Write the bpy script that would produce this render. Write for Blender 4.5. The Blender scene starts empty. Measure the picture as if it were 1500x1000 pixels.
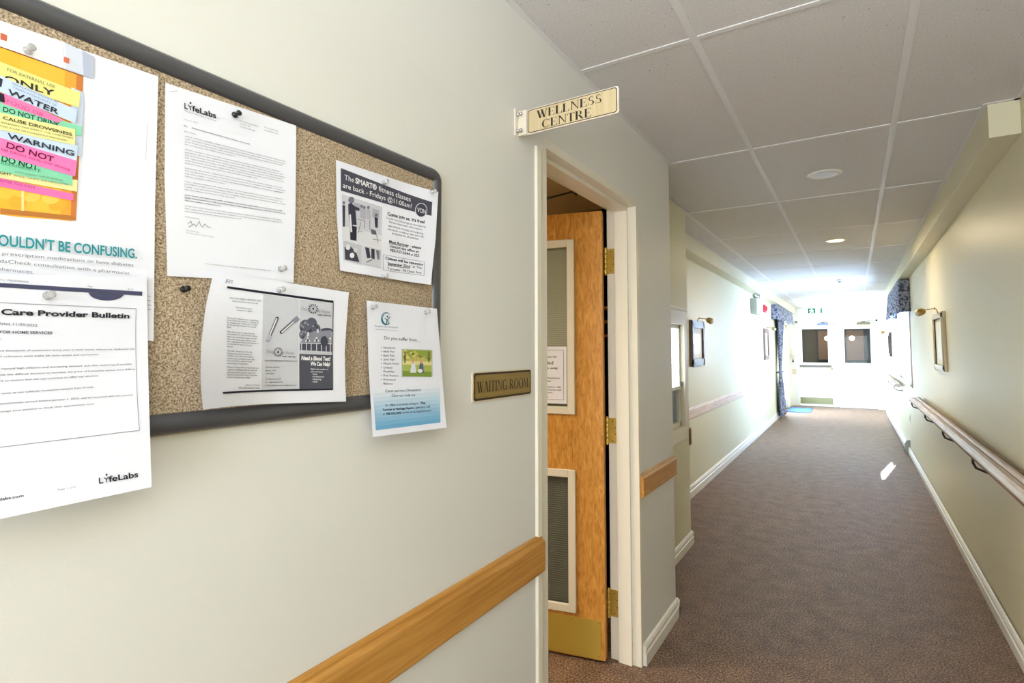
import bpy, math, random
from mathutils import Vector
random.seed(7)
SC = bpy.context.scene
COL = SC.collection
PI = math.pi

# ------------------------------------------------------------------ camera
EYE = 1.45
YAW, PITCH, FPX = math.radians(32), math.radians(3.3), 800.0
cd = bpy.data.cameras.new('camera'); cam = bpy.data.objects.new('camera', cd); COL.objects.link(cam)
cam.location = (0, 0, EYE); cam.rotation_euler = (PI/2 + PITCH, 0, YAW)
cd.sensor_width = 36; cd.lens = 19.2; cd.shift_y = -35/1500; cd.clip_start = .02
SC.camera = cam
# ------------------------------------------------------------------ view, world, sun, area lights
SC.view_settings.view_transform = 'Standard'; SC.view_settings.look = 'None'
SC.view_settings.gamma = 1; SC.view_settings.use_curve_mapping = False
SC.view_settings.exposure = 0.65
W = bpy.data.worlds.new('world'); SC.world = W; W.use_nodes = True
bg = W.node_tree.nodes['Background']; bg.inputs[0].default_value = (.80, .90, 1, 1); bg.inputs[1].default_value = 3.0

def area(name, loc, direction, sx, sy, power, col, spread=PI):
    l = bpy.data.lights.new(name, 'AREA'); l.shape = 'RECTANGLE'; l.size = sx; l.size_y = sy
    l.energy = power; l.color = col; l.spread = spread
    o = bpy.data.objects.new(name, l); COL.objects.link(o); o.location = loc
    o.rotation_euler = Vector(direction).to_track_quat('-Z', 'Y').to_euler()
    return o
sd = bpy.data.lights.new('sun', 'SUN'); sd.energy = 60; sd.angle = .01; sd.color = (1, .96, .9)
so = bpy.data.objects.new('sun', sd); COL.objects.link(so)
so.rotation_euler = Vector((-.165, -1, -.85)).to_track_quat('-Z', 'Y').to_euler()
area('window_daylight', (1.0, 9.9, 1.55), (-1, 0, .30), 2.8, 1.4, 1500, (.55, .73, 1))
area('glass_door_daylight', (-1.75, 14.2, 1.1), (1, 0, .1), 2.0, 1.9, 330, (.70, .84, 1))
area('near_fill_overhead', (.10, -1.3, 2.40), (-.35, .35, -1), 1.0, 1.6, 10, (.84, .92, 1))  # unseen lamp added overhead to lighten the near walls
area('near_fill_upward', (.25, -.5, 1.75), (.05, .75, 1),   .5, .5, 13, (.85, .92, 1), 1.9)  # unseen lamp added, aimed up to brighten the near ceiling
area('near_fill_rear', (.2, -2.7, 1.4), (-.15, 1, .12), 1.2, 1.5, 62, (.86, .93, 1))  # added unseen fill behind the viewer, brightens the near corridor

# ------------------------------------------------------------------ helpers
Rv = Vector((math.cos(YAW), math.sin(YAW), 0))
Fv = Vector((-math.sin(YAW)*math.cos(PITCH), math.cos(YAW)*math.cos(PITCH), math.sin(PITCH)))
Uv = Rv.cross(Fv)
def at(u, v, ax, c):
    """point of the plane coordinate[ax] = c that a measured photograph pixel shows"""
    d = Fv + Rv*((u-750)/FPX) - Uv*((v-465)/FPX)
    o = Vector((0, 0, EYE)); t = (c-o[ax])/d[ax]
    return o + d*t

MATS = {}
def mat(name, col, rough=.6, metal=0, noise=None, bump=None, coat=0, spec=.5, emit=None, trans=0):
    """noise=(scale, col2, detail, (sx,sy,sz)); bump=(scale, strength)"""
    if name in MATS: return MATS[name]
    m = bpy.data.materials.new(name); m.use_nodes = True; nt = m.node_tree; b = nt.nodes['Principled BSDF']
    b.inputs['Base Color'].default_value = (*col, 1); b.inputs['Roughness'].default_value = rough
    b.inputs['Metallic'].default_value = metal; b.inputs['Specular IOR Level'].default_value = spec
    b.inputs['Coat Weight'].default_value = coat
    if trans: b.inputs['Transmission Weight'].default_value = trans
    if emit: b.inputs['Emission Color'].default_value = (*emit[0], 1); b.inputs['Emission Strength'].default_value = emit[1]
    if noise or bump: tc = nt.nodes.new('ShaderNodeTexCoord')
    if noise:
        mp = nt.nodes.new('ShaderNodeMapping'); mp.inputs['Scale'].default_value = noise[3] if len(noise) > 3 else (1, 1, 1)
        n = nt.nodes.new('ShaderNodeTexNoise'); n.inputs['Scale'].default_value = noise[0]; n.inputs['Detail'].default_value = noise[2] if len(noise) > 2 else 4
        r = nt.nodes.new('ShaderNodeValToRGB'); r.color_ramp.elements[0].position = .35; r.color_ramp.elements[1].position = .65
        r.color_ramp.elements[0].color = (*noise[1], 1); r.color_ramp.elements[1].color = (*col, 1)
        nt.links.new(tc.outputs['Object'], mp.inputs[0]); nt.links.new(mp.outputs[0], n.inputs['Vector'])
        nt.links.new(n.outputs[0], r.inputs[0]); nt.links.new(r.outputs[0], b.inputs['Base Color'])
    if bump:
        n2 = nt.nodes.new('ShaderNodeTexNoise'); n2.inputs['Scale'].default_value = bump[0]; n2.inputs['Detail'].default_value = 3
        bp = nt.nodes.new('ShaderNodeBump'); bp.inputs['Strength'].default_value = bump[1]; bp.inputs['Distance'].default_value = .01
        nt.links.new(tc.outputs['Object'], n2.inputs['Vector']); nt.links.new(n2.outputs[0], bp.inputs['Height'])
        nt.links.new(bp.outputs[0], b.inputs['Normal'])
    MATS[name] = m
    return m
def srgb(r, g, b):
    f = lambda c: (c/255/12.92) if c/255 <= .04045 else ((c/255+.055)/1.055)**2.4
    return (f(r), f(g), f(b))
def ink(r, g, b):
    return mat('ink_%d_%d_%d' % (r, g, b), srgb(r, g, b), .75, spec=.2)

class MB:
    def __init__(s): s.v = []; s.f = []; s.mi = []; s.mats = []; s.sm = []
    def _m(s, m):
        if m not in s.mats: s.mats.append(m)
        return s.mats.index(m)
    def add(s, vs, fs, m, smooth=False):
        o = len(s.v); s.v += [tuple(p) for p in vs]; k = s._m(m)
        for f in fs: s.f.append(tuple(i+o for i in f)); s.mi.append(k); s.sm.append(smooth)
        return s
    def box(s, a, b, m):
        x0, x1 = sorted((a[0], b[0])); y0, y1 = sorted((a[1], b[1])); z0, z1 = sorted((a[2], b[2]))
        vs = [(x0,y0,z0),(x1,y0,z0),(x1,y1,z0),(x0,y1,z0),(x0,y0,z1),(x1,y0,z1),(x1,y1,z1),(x0,y1,z1)]
        return s.add(vs, [(3,2,1,0),(4,5,6,7),(0,1,5,4),(1,2,6,5),(2,3,7,6),(3,0,4,7)], m)
    def prism(s, prof, axis, a, b, m, smooth=False):
        """closed 2-D profile swept along axis from a to b. profile axes: x->(y,z) y->(x,z) z->(x,y)"""
        def P(q, c): return {0: (c, q[0], q[1]), 1: (q[0], c, q[1]), 2: (q[0], q[1], c)}[axis]
        n = len(prof); vs = [P(q, a) for q in prof] + [P(q, b) for q in prof]
        fs = [(i, (i+1) % n, (i+1) % n+n, i+n) for i in range(n)]
        s.add(vs, fs, m, smooth)
        s.add([P(q, a) for q in prof], [tuple(range(n))], m); s.add([P(q, b) for q in prof], [tuple(range(n))], m)
        return s
    def lathe(s, prof, c, d, m, n=20, smooth=True):
        """prof = [(r, h)] around axis d through c"""
        d = Vector(d).normalized(); a = d.orthogonal().normalized(); b = d.cross(a); c = Vector(c)
        vs = []; fs = []
        for r, h in prof:
            for i in range(n):
                t = 2*PI*i/n; vs.append(c + d*h + (a*math.cos(t)+b*math.sin(t))*max(r, 1e-5))
        for j in range(len(prof)-1):
            for i in range(n):
                fs.append((j*n+i, j*n+(i+1) % n, (j+1)*n+(i+1) % n, (j+1)*n+i))
        fs.append(tuple(range(n))); fs.append(tuple(range((len(prof)-1)*n, len(prof)*n)))
        return s.add(vs, fs, m, smooth)
    def tube(s, pts, r, m, n=8):
        pts = [Vector(p) for p in pts]; vs = []; fs = []; up = None
        for k, p in enumerate(pts):
            t = (pts[min(k+1, len(pts)-1)]-pts[max(k-1, 0)]).normalized()
            a = t.orthogonal() if up is None else up - t*up.dot(t)
            a.normalize(); up = a; b = t.cross(a); rr = r[k] if isinstance(r, (list, tuple)) else r
            for i in range(n):
                q = 2*PI*i/n; vs.append(p+(a*math.cos(q)+b*math.sin(q))*rr)
        for j in range(len(pts)-1):
            for i in range(n): fs.append((j*n+i, j*n+(i+1) % n, (j+1)*n+(i+1) % n, (j+1)*n+i))
        fs.append(tuple(range(n))); fs.append(tuple(range(len(vs)-n, len(vs))))
        return s.add(vs, fs, m, True)
    def ball(s, c, r, m, sz=1, n=12):
        prof = [(r*math.sin(PI*i/n), -r*sz*math.cos(PI*i/n)) for i in range(n+1)]
        return s.lathe(prof, c, (0, 0, 1), m, 16)
    def grid(s, fn, nu, nv, m, smooth=True):
        vs = [fn(i/nu, j/nv) for j in range(nv+1) for i in range(nu+1)]
        fs = [(j*(nu+1)+i, j*(nu+1)+i+1, (j+1)*(nu+1)+i+1, (j+1)*(nu+1)+i) for j in range(nv) for i in range(nu)]
        return s.add(vs, fs, m, smooth)
    def build(s, name, parent=None, bevel=0, fix=True, segs=2):
        me = bpy.data.meshes.new(name); me.from_pydata(s.v, [], s.f)
        for m in s.mats: me.materials.append(m)
        me.polygons.foreach_set('material_index', s.mi); me.polygons.foreach_set('use_smooth', s.sm); me.update()
        if fix:
            import bmesh
            bm = bmesh.new(); bm.from_mesh(me)
            bmesh.ops.remove_doubles(bm, verts=bm.verts, dist=1e-6)
            bmesh.ops.recalc_face_normals(bm, faces=bm.faces); bm.to_mesh(me); bm.free()
        o = bpy.data.objects.new(name, me); COL.objects.link(o)
        if parent: o.parent = parent; o.matrix_parent_inverse = parent.matrix_basis.inverted()
        if bevel:
            md = o.modifiers.new('bevel', 'BEVEL'); md.width = bevel; md.segments = segs; md.limit_method = 'ANGLE'; md.angle_limit = math.radians(35)
        return o
def tag(o, label, cat=None, group=None, kind=None):
    if label: o['label'] = label
    if cat: o['category'] = cat
    if group: o['group'] = group
    if kind: o['kind'] = kind
    return o
def empty(name, loc, label, cat, group=None, kind=None):
    o = bpy.data.objects.new(name, None); COL.objects.link(o); o.location = loc; o.empty_display_size = .05
    return tag(o, label, cat, group, kind)
def struct(o, label=None, cat=None): return tag(o, label, cat, None, 'structure')
def copy_tree(o, parent=None, shift=(0, 0, 0)):
    c = o.copy(); COL.objects.link(c)
    if parent: c.parent = parent
    else: c.location = Vector(o.location)+Vector(shift)
    for ch in list(o.children): copy_tree(ch, c)
    return c

# ------------------------------------------------------------------ materials
M_wall = mat('wall_paint', srgb(227, 226, 221), .5, bump=(420, .03), spec=.4)
M_wallr = mat('wall_bounce_tint_right', srgb(224, 217, 186), .42, bump=(380, .03), spec=.45)  # yellow of warm bounce light mixed into the right wall colour
M_wallm = mat('wall_bounce_tint_far', srgb(224, 219, 190), .5, bump=(420, .03), spec=.4)  # cream wall yellowed, warm bounce light put into its colour
M_white = mat('white_trim', srgb(236, 232, 222), .4)
M_frame = mat('door_frame_paint', srgb(234, 228, 212), .4)
M_exit = mat('exit_door_paint', srgb(240, 240, 236), .45)
M_ceil = mat('ceiling_tile', srgb(228, 225, 224), .85, noise=(160, srgb(214, 210, 208), 3), bump=(300, .25))
M_tee = mat('tee_bar_paint', srgb(228, 226, 226), .45)
M_brass = mat('brass', srgb(222, 196, 104), .36, .75, noise=(9, srgb(206, 178, 88), 3))
M_brassd = mat('aged_brass', srgb(168, 146, 92), .35, 1)
M_dark = mat('dark_metal', srgb(70, 64, 58), .4, .8)
M_chrome = mat('chrome', srgb(205, 205, 205), .2, 1)
M_blackp = mat('black_plastic', srgb(24, 24, 28), .3)
M_clear = mat('clear_plastic', srgb(235, 235, 235), .12, trans=.7)
M_paper = mat('white_paper', srgb(238, 240, 251), .8, noise=(5, srgb(232, 234, 246), 2), spec=.2)
M_cork_sparse = None

def node_mat(name):
    m = bpy.data.materials.new(name); m.use_nodes = True; nt = m.node_tree
    MATS[name] = m
    return m, nt, nt.nodes['Principled BSDF'], nt.nodes.new('ShaderNodeTexCoord')
def ramp(nt, stops):
    r = nt.nodes.new('ShaderNodeValToRGB'); e = r.color_ramp.elements
    while len(e) < len(stops): e.new(.5)
    for k, (p, c) in enumerate(stops): e[k].position = p; e[k].color = (*c, 1)
    return r
# cork
M_cork, nt, b, tc = node_mat('cork')
n1 = nt.nodes.new('ShaderNodeTexNoise'); n1.inputs['Scale'].default_value = 330; n1.inputs['Detail'].default_value = 5; n1.inputs['Roughness'].default_value = .7
r1 = ramp(nt, [(.34, srgb(66, 52, 42)), (.45, srgb(150, 130, 106)), (.55, srgb(188, 168, 142)), (.68, srgb(222, 208, 186))])
nt.links.new(tc.outputs['Object'], n1.inputs['Vector']); nt.links.new(n1.outputs[0], r1.inputs[0]); nt.links.new(r1.outputs[0], b.inputs['Base Color'])
b.inputs['Roughness'].default_value = .85
# carpet
M_carpet, nt, b, tc = node_mat('carpet')
n1 = nt.nodes.new('ShaderNodeTexNoise'); n1.inputs['Scale'].default_value = 120; n1.inputs['Detail'].default_value = 4; n1.inputs['Roughness'].default_value = .75
n3 = nt.nodes.new('ShaderNodeTexNoise'); n3.inputs['Scale'].default_value = 9; n3.inputs['Detail'].default_value = 3
mx = nt.nodes.new('ShaderNodeMath'); mx.operation = 'MULTIPLY_ADD'; mx.inputs[1].default_value = .12; 
r1 = ramp(nt, [(.42, srgb(40, 27, 20)), (.545, srgb(100, 74, 58)), (.67, srgb(180, 148, 124))])
nt.links.new(tc.outputs['Object'], n1.inputs['Vector']); nt.links.new(tc.outputs['Object'], n3.inputs['Vector'])
nt.links.new(n3.outputs[0], mx.inputs[0]); nt.links.new(n1.outputs[0], mx.inputs[2]); nt.links.new(mx.outputs[0], r1.inputs[0])
nt.links.new(r1.outputs[0], b.inputs['Base Color']); b.inputs['Roughness'].default_value = .55; b.inputs['Specular IOR Level'].default_value = .5
bp = nt.nodes.new('ShaderNodeBump'); bp.inputs['Strength'].default_value = .5; bp.inputs['Distance'].default_value = .004
nt.links.new(n1.outputs[0], bp.inputs['Height']); nt.links.new(bp.outputs[0], b.inputs['Normal'])
# ceiling tile pits
nt = M_ceil.node_tree; b = nt.nodes['Principled BSDF']
src = b.inputs['Base Color'].links[0].from_socket
tc = nt.nodes.new('ShaderNodeTexCoord'); vo = nt.nodes.new('ShaderNodeTexVoronoi'); vo.inputs['Scale'].default_value = 42
wn = nt.nodes.new('ShaderNodeTexNoise'); wn.inputs['Scale'].default_value = 11
lt = nt.nodes.new('ShaderNodeMath'); lt.operation = 'LESS_THAN'; lt.inputs[1].default_value = .085
gt = nt.nodes.new('ShaderNodeMath'); gt.operation = 'GREATER_THAN'; gt.inputs[1].default_value = .52
mu = nt.nodes.new('ShaderNodeMath'); mu.operation = 'MULTIPLY'
mix = nt.nodes.new('ShaderNodeMixRGB'); mix.inputs[2].default_value = (*srgb(140, 130, 124), 1)
nt.links.new(tc.outputs['Object'], vo.inputs['Vector']); nt.links.new(tc.outputs['Object'], wn.inputs['Vector'])
nt.links.new(vo.outputs['Distance'], lt.inputs[0]); nt.links.new(wn.outputs[0], gt.inputs[0])
nt.links.new(lt.outputs[0], mu.inputs[0]); nt.links.new(gt.outputs[0], mu.inputs[1]); nt.links.new(mu.outputs[0], mix.inputs[0])
nt.links.new(src, mix.inputs[1]); nt.links.new(mix.outputs[0], b.inputs['Base Color'])
# oak
def oak(name, c0, c1, c2, scale, rough=.38):
    m, nt, b, tc = node_mat(name)
    mp = nt.nodes.new('ShaderNodeMapping'); mp.inputs['Scale'].default_value = scale
    n = nt.nodes.new('ShaderNodeTexNoise'); n.inputs['Scale'].default_value = 1; n.inputs['Detail'].default_value = 6; n.inputs['Distortion'].default_value = 1.2
    r = ramp(nt, [(.3, c0), (.5, c1), (.72, c2)])
    nt.links.new(tc.outputs['Object'], mp.inputs[0]); nt.links.new(mp.outputs[0], n.inputs['Vector']); nt.links.new(n.outputs[0], r.inputs[0])
    nt.links.new(r.outputs[0], b.inputs['Base Color']); b.inputs['Roughness'].default_value = rough
    return m
M_oakdoor = oak('oak_door_veneer', srgb(178, 118, 44), srgb(208, 146, 64), srgb(224, 166, 86), (80, 80, 16), .33)
M_oak = oak('oak_rail', srgb(178, 122, 52), srgb(196, 140, 66), srgb(208, 154, 80), (60, 3, 60), .42)
M_oakpale = oak('pale_oak_rail', srgb(190, 142, 108), srgb(208, 164, 130), srgb(220, 182, 150), (40, 3, 40), .42)
M_oakfar = oak('pinkish_oak_rail', srgb(206, 178, 164), srgb(220, 196, 184), srgb(230, 210, 200), (40, 3, 40), .42)  # paler, pinker oak tones for the far left rail
M_handrail = oak('handrail_wood_glare', srgb(166, 134, 108), srgb(200, 180, 168), srgb(220, 206, 200), (60, 2, 60), .3)  # pinkish white glare mixed into the wood tones
M_railline = mat('handrail_groove_brown', srgb(120, 84, 48), .5)
# ribbed glass
M_rib, nt, b, tc = node_mat('ribbed_glass')
b.inputs['Base Color'].default_value = (*srgb(150, 152, 130), 1); b.inputs['Roughness'].default_value = .22; b.inputs['Specular IOR Level'].default_value = .6
wv = nt.nodes.new('ShaderNodeTexWave'); wv.inputs['Scale'].default_value = 60; wv.bands_direction = 'X'
wz = nt.nodes.new('ShaderNodeTexWave'); wz.inputs['Scale'].default_value = 30; wz.bands_direction = 'Z'
ad = nt.nodes.new('ShaderNodeMath'); bp = nt.nodes.new('ShaderNodeBump'); bp.inputs['Strength'].default_value = .5; bp.inputs['Distance'].default_value = .004
for w in (wv, wz): nt.links.new(tc.outputs['Object'], w.inputs['Vector'])
nt.links.new(wv.outputs['Fac'], ad.inputs[0]); nt.links.new(wz.outputs['Fac'], ad.inputs[1]); nt.links.new(ad.outputs[0], bp.inputs['Height']); nt.links.new(bp.outputs[0], b.inputs['Normal'])
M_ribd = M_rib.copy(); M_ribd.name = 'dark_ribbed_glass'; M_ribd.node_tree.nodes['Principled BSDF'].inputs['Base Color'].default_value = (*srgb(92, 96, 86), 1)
# clear glass (lets light through)
def glass(name, tint, gloss=.12):
    m = bpy.data.materials.new(name); m.use_nodes = True; nt = m.node_tree; nt.nodes.clear()
    o = nt.nodes.new('ShaderNodeOutputMaterial'); t = nt.nodes.new('ShaderNodeBsdfTransparent'); t.inputs[0].default_value = (*tint, 1)
    g = nt.nodes.new('ShaderNodeBsdfGlossy'); g.inputs['Roughness'].default_value = .03; mi = nt.nodes.new('ShaderNodeMixShader'); mi.inputs[0].default_value = gloss
    nt.links.new(t.outputs[0], mi.inputs[1]); nt.links.new(g.outputs[0], mi.inputs[2]); nt.links.new(mi.outputs[0], o.inputs[0])
    return m
M_glass = glass('clear_glass', (.96, .98, 1)); M_glassd = glass('vision_panel_glass', (.62, .63, .62), .012)
# translucent cloth of the added sun mask
M_sunmask = bpy.data.materials.new('sun_mask_cloth'); M_sunmask.use_nodes = True; nt = M_sunmask.node_tree; nt.nodes.clear()
o_ = nt.nodes.new('ShaderNodeOutputMaterial'); d_ = nt.nodes.new('ShaderNodeBsdfDiffuse'); t_ = nt.nodes.new('ShaderNodeBsdfTranslucent'); x_ = nt.nodes.new('ShaderNodeMixShader')
d_.inputs[0].default_value = (.85, .86, .88, 1); t_.inputs[0].default_value = (.8, .84, .9, 1); x_.inputs[0].default_value = .5
nt.links.new(d_.outputs[0], x_.inputs[1]); nt.links.new(t_.outputs[0], x_.inputs[2]); nt.links.new(x_.outputs[0], o_.inputs[0])
# floral curtain
M_curt, nt, b, tc = node_mat('blue_floral_curtain')
vo = nt.nodes.new('ShaderNodeTexNoise'); vo.inputs['Scale'].default_value = 28; vo.inputs['Detail'].default_value = 4
r1 = ramp(nt, [(.38, srgb(62, 70, 92)), (.48, srgb(104, 112, 136)), (.57, srgb(176, 176, 190)), (.66, srgb(84, 94, 120))])
nt.links.new(tc.outputs['Object'], vo.inputs['Vector']); nt.links.new(vo.outputs[0], r1.inputs[0]); nt.links.new(r1.outputs[0], b.inputs['Base Color']); b.inputs['Roughness'].default_value = .8

# ------------------------------------------------------------------ room shell
H = 2.505
X1, X2, X3, XR = -.865, -1.075, -1.40, .628
YE = 15.9
ZD = 2.133
DY0, DY1 = 1.60, 2.50
m = MB(); m.box((-4.2, -3.2, -.1), (.9, YE+3.2, 0), M_carpet); floor = struct(m.build('floor'), 'brown mottled carpet of the corridor', 'carpet')
m = MB()
m.box((X1-.14, -3, 0), (X1, DY0, H), M_wall); m.box((X1-.14, DY0, ZD), (X1, DY1, H), M_wall); m.box((X1-.14, DY1, 0), (X1, 3.07, H), M_wall)
wall_left = struct(m.build('wall_left'), 'cream wall with the bulletin board and the waiting room doorway', 'wall')
WY0, WY1, WZ0, WZ1 = 3.60, 4.11, .89, 1.63
m = MB()
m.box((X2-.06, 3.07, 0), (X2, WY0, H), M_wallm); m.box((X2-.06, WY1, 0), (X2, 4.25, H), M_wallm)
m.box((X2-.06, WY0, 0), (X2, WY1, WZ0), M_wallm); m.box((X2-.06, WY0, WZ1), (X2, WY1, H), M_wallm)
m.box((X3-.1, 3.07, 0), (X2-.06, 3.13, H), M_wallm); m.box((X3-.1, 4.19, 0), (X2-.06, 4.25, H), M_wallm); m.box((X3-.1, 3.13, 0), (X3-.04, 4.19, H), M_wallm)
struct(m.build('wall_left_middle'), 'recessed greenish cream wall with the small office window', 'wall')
GY0, GY1, GZ = 13.35, 15.15, 2.05
m = MB()
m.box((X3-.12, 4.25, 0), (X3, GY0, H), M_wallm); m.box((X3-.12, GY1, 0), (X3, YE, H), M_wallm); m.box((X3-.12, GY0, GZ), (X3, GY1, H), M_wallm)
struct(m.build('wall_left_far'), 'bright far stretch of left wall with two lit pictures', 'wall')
RY0, RY1, RZ0, RZ1 = 8.75, 10.85, 1.0, 2.29; TW = .05
m = MB()
m.box((XR, -3, 0), (XR+TW, RY0, H), M_wallr); m.box((XR, RY1, 0), (XR+TW, YE+.12, H), M_wallr)
m.box((XR, RY0, 0), (XR+TW, RY1, RZ0), M_wallr); m.box((XR, RY0, RZ1), (XR+TW, RY1, H), M_wallr)
struct(m.build('wall_right'), 'pale yellow right wall carrying the long handrail', 'wall')
m = MB(); m.box((X1-.14, -3.12, 0), (XR+.14, -3, H), M_wall); struct(m.build('wall_back'), 'cream wall behind the viewer', 'wall')
# far wall with two door openings
EL = (-1.22, -.46); ER = (-.38, .46); EZ = 2.12
m = MB()
m.box((X3, YE, 0), (EL[0], YE+.12, H), M_exit); m.box((EL[1], YE, 0), (ER[0], YE+.12, EZ), M_exit); m.box((ER[1], YE, 0), (XR, YE+.12, H), M_exit)
m.box((EL[0], YE, EZ), (ER[1], YE+.12, H), M_exit)
struct(m.build('wall_end'), 'white end wall around the pair of exit doors', 'wall')
# bulkheads
m = MB(); m.box((.522, 3.047, 2.358), (XR, YE, H), M_wallr); struct(m.build('trim_1', bevel=.002), 'yellowish boxed bulkhead along the top of the right wall', 'bulkhead')
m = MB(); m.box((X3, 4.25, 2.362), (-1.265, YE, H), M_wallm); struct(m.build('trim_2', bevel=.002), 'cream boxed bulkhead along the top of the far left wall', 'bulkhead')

# ceiling: slab, tiles, tee bars
m = MB(); m.box((-4.2, -3.2, H+.03), (XR+TW, YE+.2, H+.12), M_white); ceiling = struct(m.build('ceiling'), 'suspended tile ceiling of the corridor', 'ceiling')
XS = [-1.40, -1.07, -.430, .191, .76]
YS = [1.860+1.2215*k for k in range(-4, 13)]
tile_cache = {}
for j in range(len(YS)-1):
    for i in range(len(XS)-1):
        x0, x1 = XS[i], XS[i+1]; y0, y1 = YS[j], min(YS[j+1], YE)
        if y0 >= YE or x0 > 1: continue
        if i == 0 and y1 < 3.9: continue
        if i == 3: x1 = XR if y0 < 2 else .60
        if i == 1 and y1 < 3.0: x0 = X1-.03
        key = (round(x0, 3), round(x1, 3), round(y1-y0, 3))
        if key in tile_cache:
            o = tile_cache[key].copy(); COL.objects.link(o)
        else:
            hx, hy = (x1-x0)/2-.004, (y1-y0)/2-.004
            q = MB(); q.box((-hx, -hy, 0), (hx, hy, .02), M_ceil); o = q.build('ceiling_tile', bevel=.003, segs=1)
            tile_cache[key] = o
        o.parent = ceiling; o.location = ((x0+x1)/2, (y0+y1)/2, H+.003)
for x, ya, yb in ((-.430, -3, YE), (.191, -3, YE), (-1.07, 3.07, YE)):
    m = MB(); m.box((x-.013, ya, H-.001), (x+.013, yb, H+.003), M_tee); m.box((x-.002, ya, H+.003), (x+.002, yb, H+.03), M_tee)
    m.build('main_tee_bar', ceiling)
for y in YS:
    if y > YE: continue
    m = MB(); m.box((X1 if y < 3.07 else -1.26, y-.011, H-.0005), (XR if y < 3.047 else .522, y+.011, H+.0028), M_tee); m.build('cross_tee_bar', ceiling)
for a, bb in (((X1, -3), (X1+.02, 3.07)), ((X2, 3.07), (X2+.018, 4.25)), ((-1.265, 4.25), (-1.247, YE)), ((.504, 3.047), (.522, YE)), ((XR-.02, -3), (XR, 3.047)), ((.504, 3.029), (XR, 3.047)), ((X2, 3.07), (X1, 3.088))):
    m = MB(); m.box((a[0], a[1], H-.0012), (bb[0], bb[1], H+.002), M_tee); m.build('wall_angle', ceiling)

# baseboards: moulded profile, distance from wall (d) against height
BP = [(0, 0), (.018, 0), (.018, .052), (.012, .058), (.012, .066), (.016, .070), (.016, .078), (.009, .090), (0, .094)]
def baseboard(name, axis, wallc, sign, a, b, label, sc=1):
    q = MB(); q.prism([(wallc+sign*d, z*sc) for d, z in BP], axis, a, b, M_white); return struct(q.build(name), label, 'baseboard')
baseboard('baseboard_right', 1, XR-.008, -1, -3, 9.45, 'long white moulded baseboard along the right wall')
baseboard('baseboard_left', 1, X1, 1, DY1+.02, 3.088, 'short white baseboard right of the waiting room door')
baseboard('baseboard_left_near', 1, X1, 1, -3, DY0-.09, 'white baseboard below the bulletin board wall')
baseboard('baseboard_left_middle', 1, X2, 1, 3.09, 4.268, 'white baseboard of the recessed wall under the office window')
baseboard('baseboard_left_far', 1, X3, 1, 4.27, GY0-.08, 'white baseboard along the far left wall', 1.25)
m = MB(); m.prism([(3.07+d, z) for d, z in BP], 0, X2, X1+.018, M_white); struct(m.build('baseboard_corner'), 'baseboard return round the corner of the near left wall', 'baseboard')

# ------------------------------------------------------------------ waiting room doorway frame
m = MB()
F_ = M_frame
# far jamb: flush strip, stop, rebate
m.box((X1-.04, DY1-.003, 0), (X1+.002, DY1+.03, ZD), F_)
m.box((-.969, DY1-.016, 0), (-.905, DY1+.03, ZD-.016), F_)
m.box((-1.012, DY1-.002, 0), (-.969, DY1+.03, ZD), F_)
# head
m.box((X1-.04, DY0, ZD-.003), (X1+.001, DY1, ZD+.03), F_)
m.box((-.969, DY0, ZD-.019), (-.905, DY1, ZD+.03), F_)
m.box((-1.012, DY0, ZD), (-.969, DY1, ZD+.03), F_)
# near jamb
m.box((X1-.04, DY0-.03, 0), (X1+.002, DY0+.002, ZD), F_)
m.box((-.969, DY0-.03, 0), (-.905, DY0+.016, ZD-.016), F_)
m.box((-1.012, DY0-.03, 0), (-.969, DY0, ZD), F_)
# near face strip with bead
m.prism([(X1, DY0-.078), (X1+.008, DY0-.072), (X1+.009, DY0-.046), (X1+.003, DY0-.038), (X1+.003, DY0+.001), (X1, DY0+.001)], 2, 0, ZD-.018, F_)
fr = struct(m.build('trim_3', bevel=.002), 'off-white painted frame of the waiting room doorway', 'door frame')
# hinges on far jamb
hx = -1.012
def hinge(z0, z1):
    q = MB()
    q.box((hx-.004, DY1-.006, z0), (-.966, DY1-.001, z1), M_brass)
    q2 = MB()
    for k in range(5):
        a = z0+(z1-z0)*k/5; q2.lathe([(.0062, a+.0012), (.0066, a+.003), (.0066, a+(z1-z0)/5-.003), (.0062, a+(z1-z0)/5-.0012)], (hx-.003, DY1-.014, 0), (0, 0, 1), M_brass, 12)
    q2.ball((hx-.003, DY1-.014, z1+.003), .0055, M_brass); q2.ball((hx-.003, DY1-.014, z0-.003), .0055, M_brass)
    h = q.build('hinge', fr, bevel=.001)
    q2.build('hinge_knuckle', h)
    s_ = MB()
    for k, dx in ((.12, -.024), (.37, -.012), (.63, -.012), (.88, -.024)):
        s_.lathe([(.0042, 0), (.0036, .0015), (.0012, .0018)], (-.966+dx, DY1-.006, z0+(z1-z0)*k), (0, -1, 0), M_brassd, 10)
    s_.build('hinge_screw', h)
for z in ((1.816, 1.938), (1.0, 1.12), (.196, .318)): hinge(*z)

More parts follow.
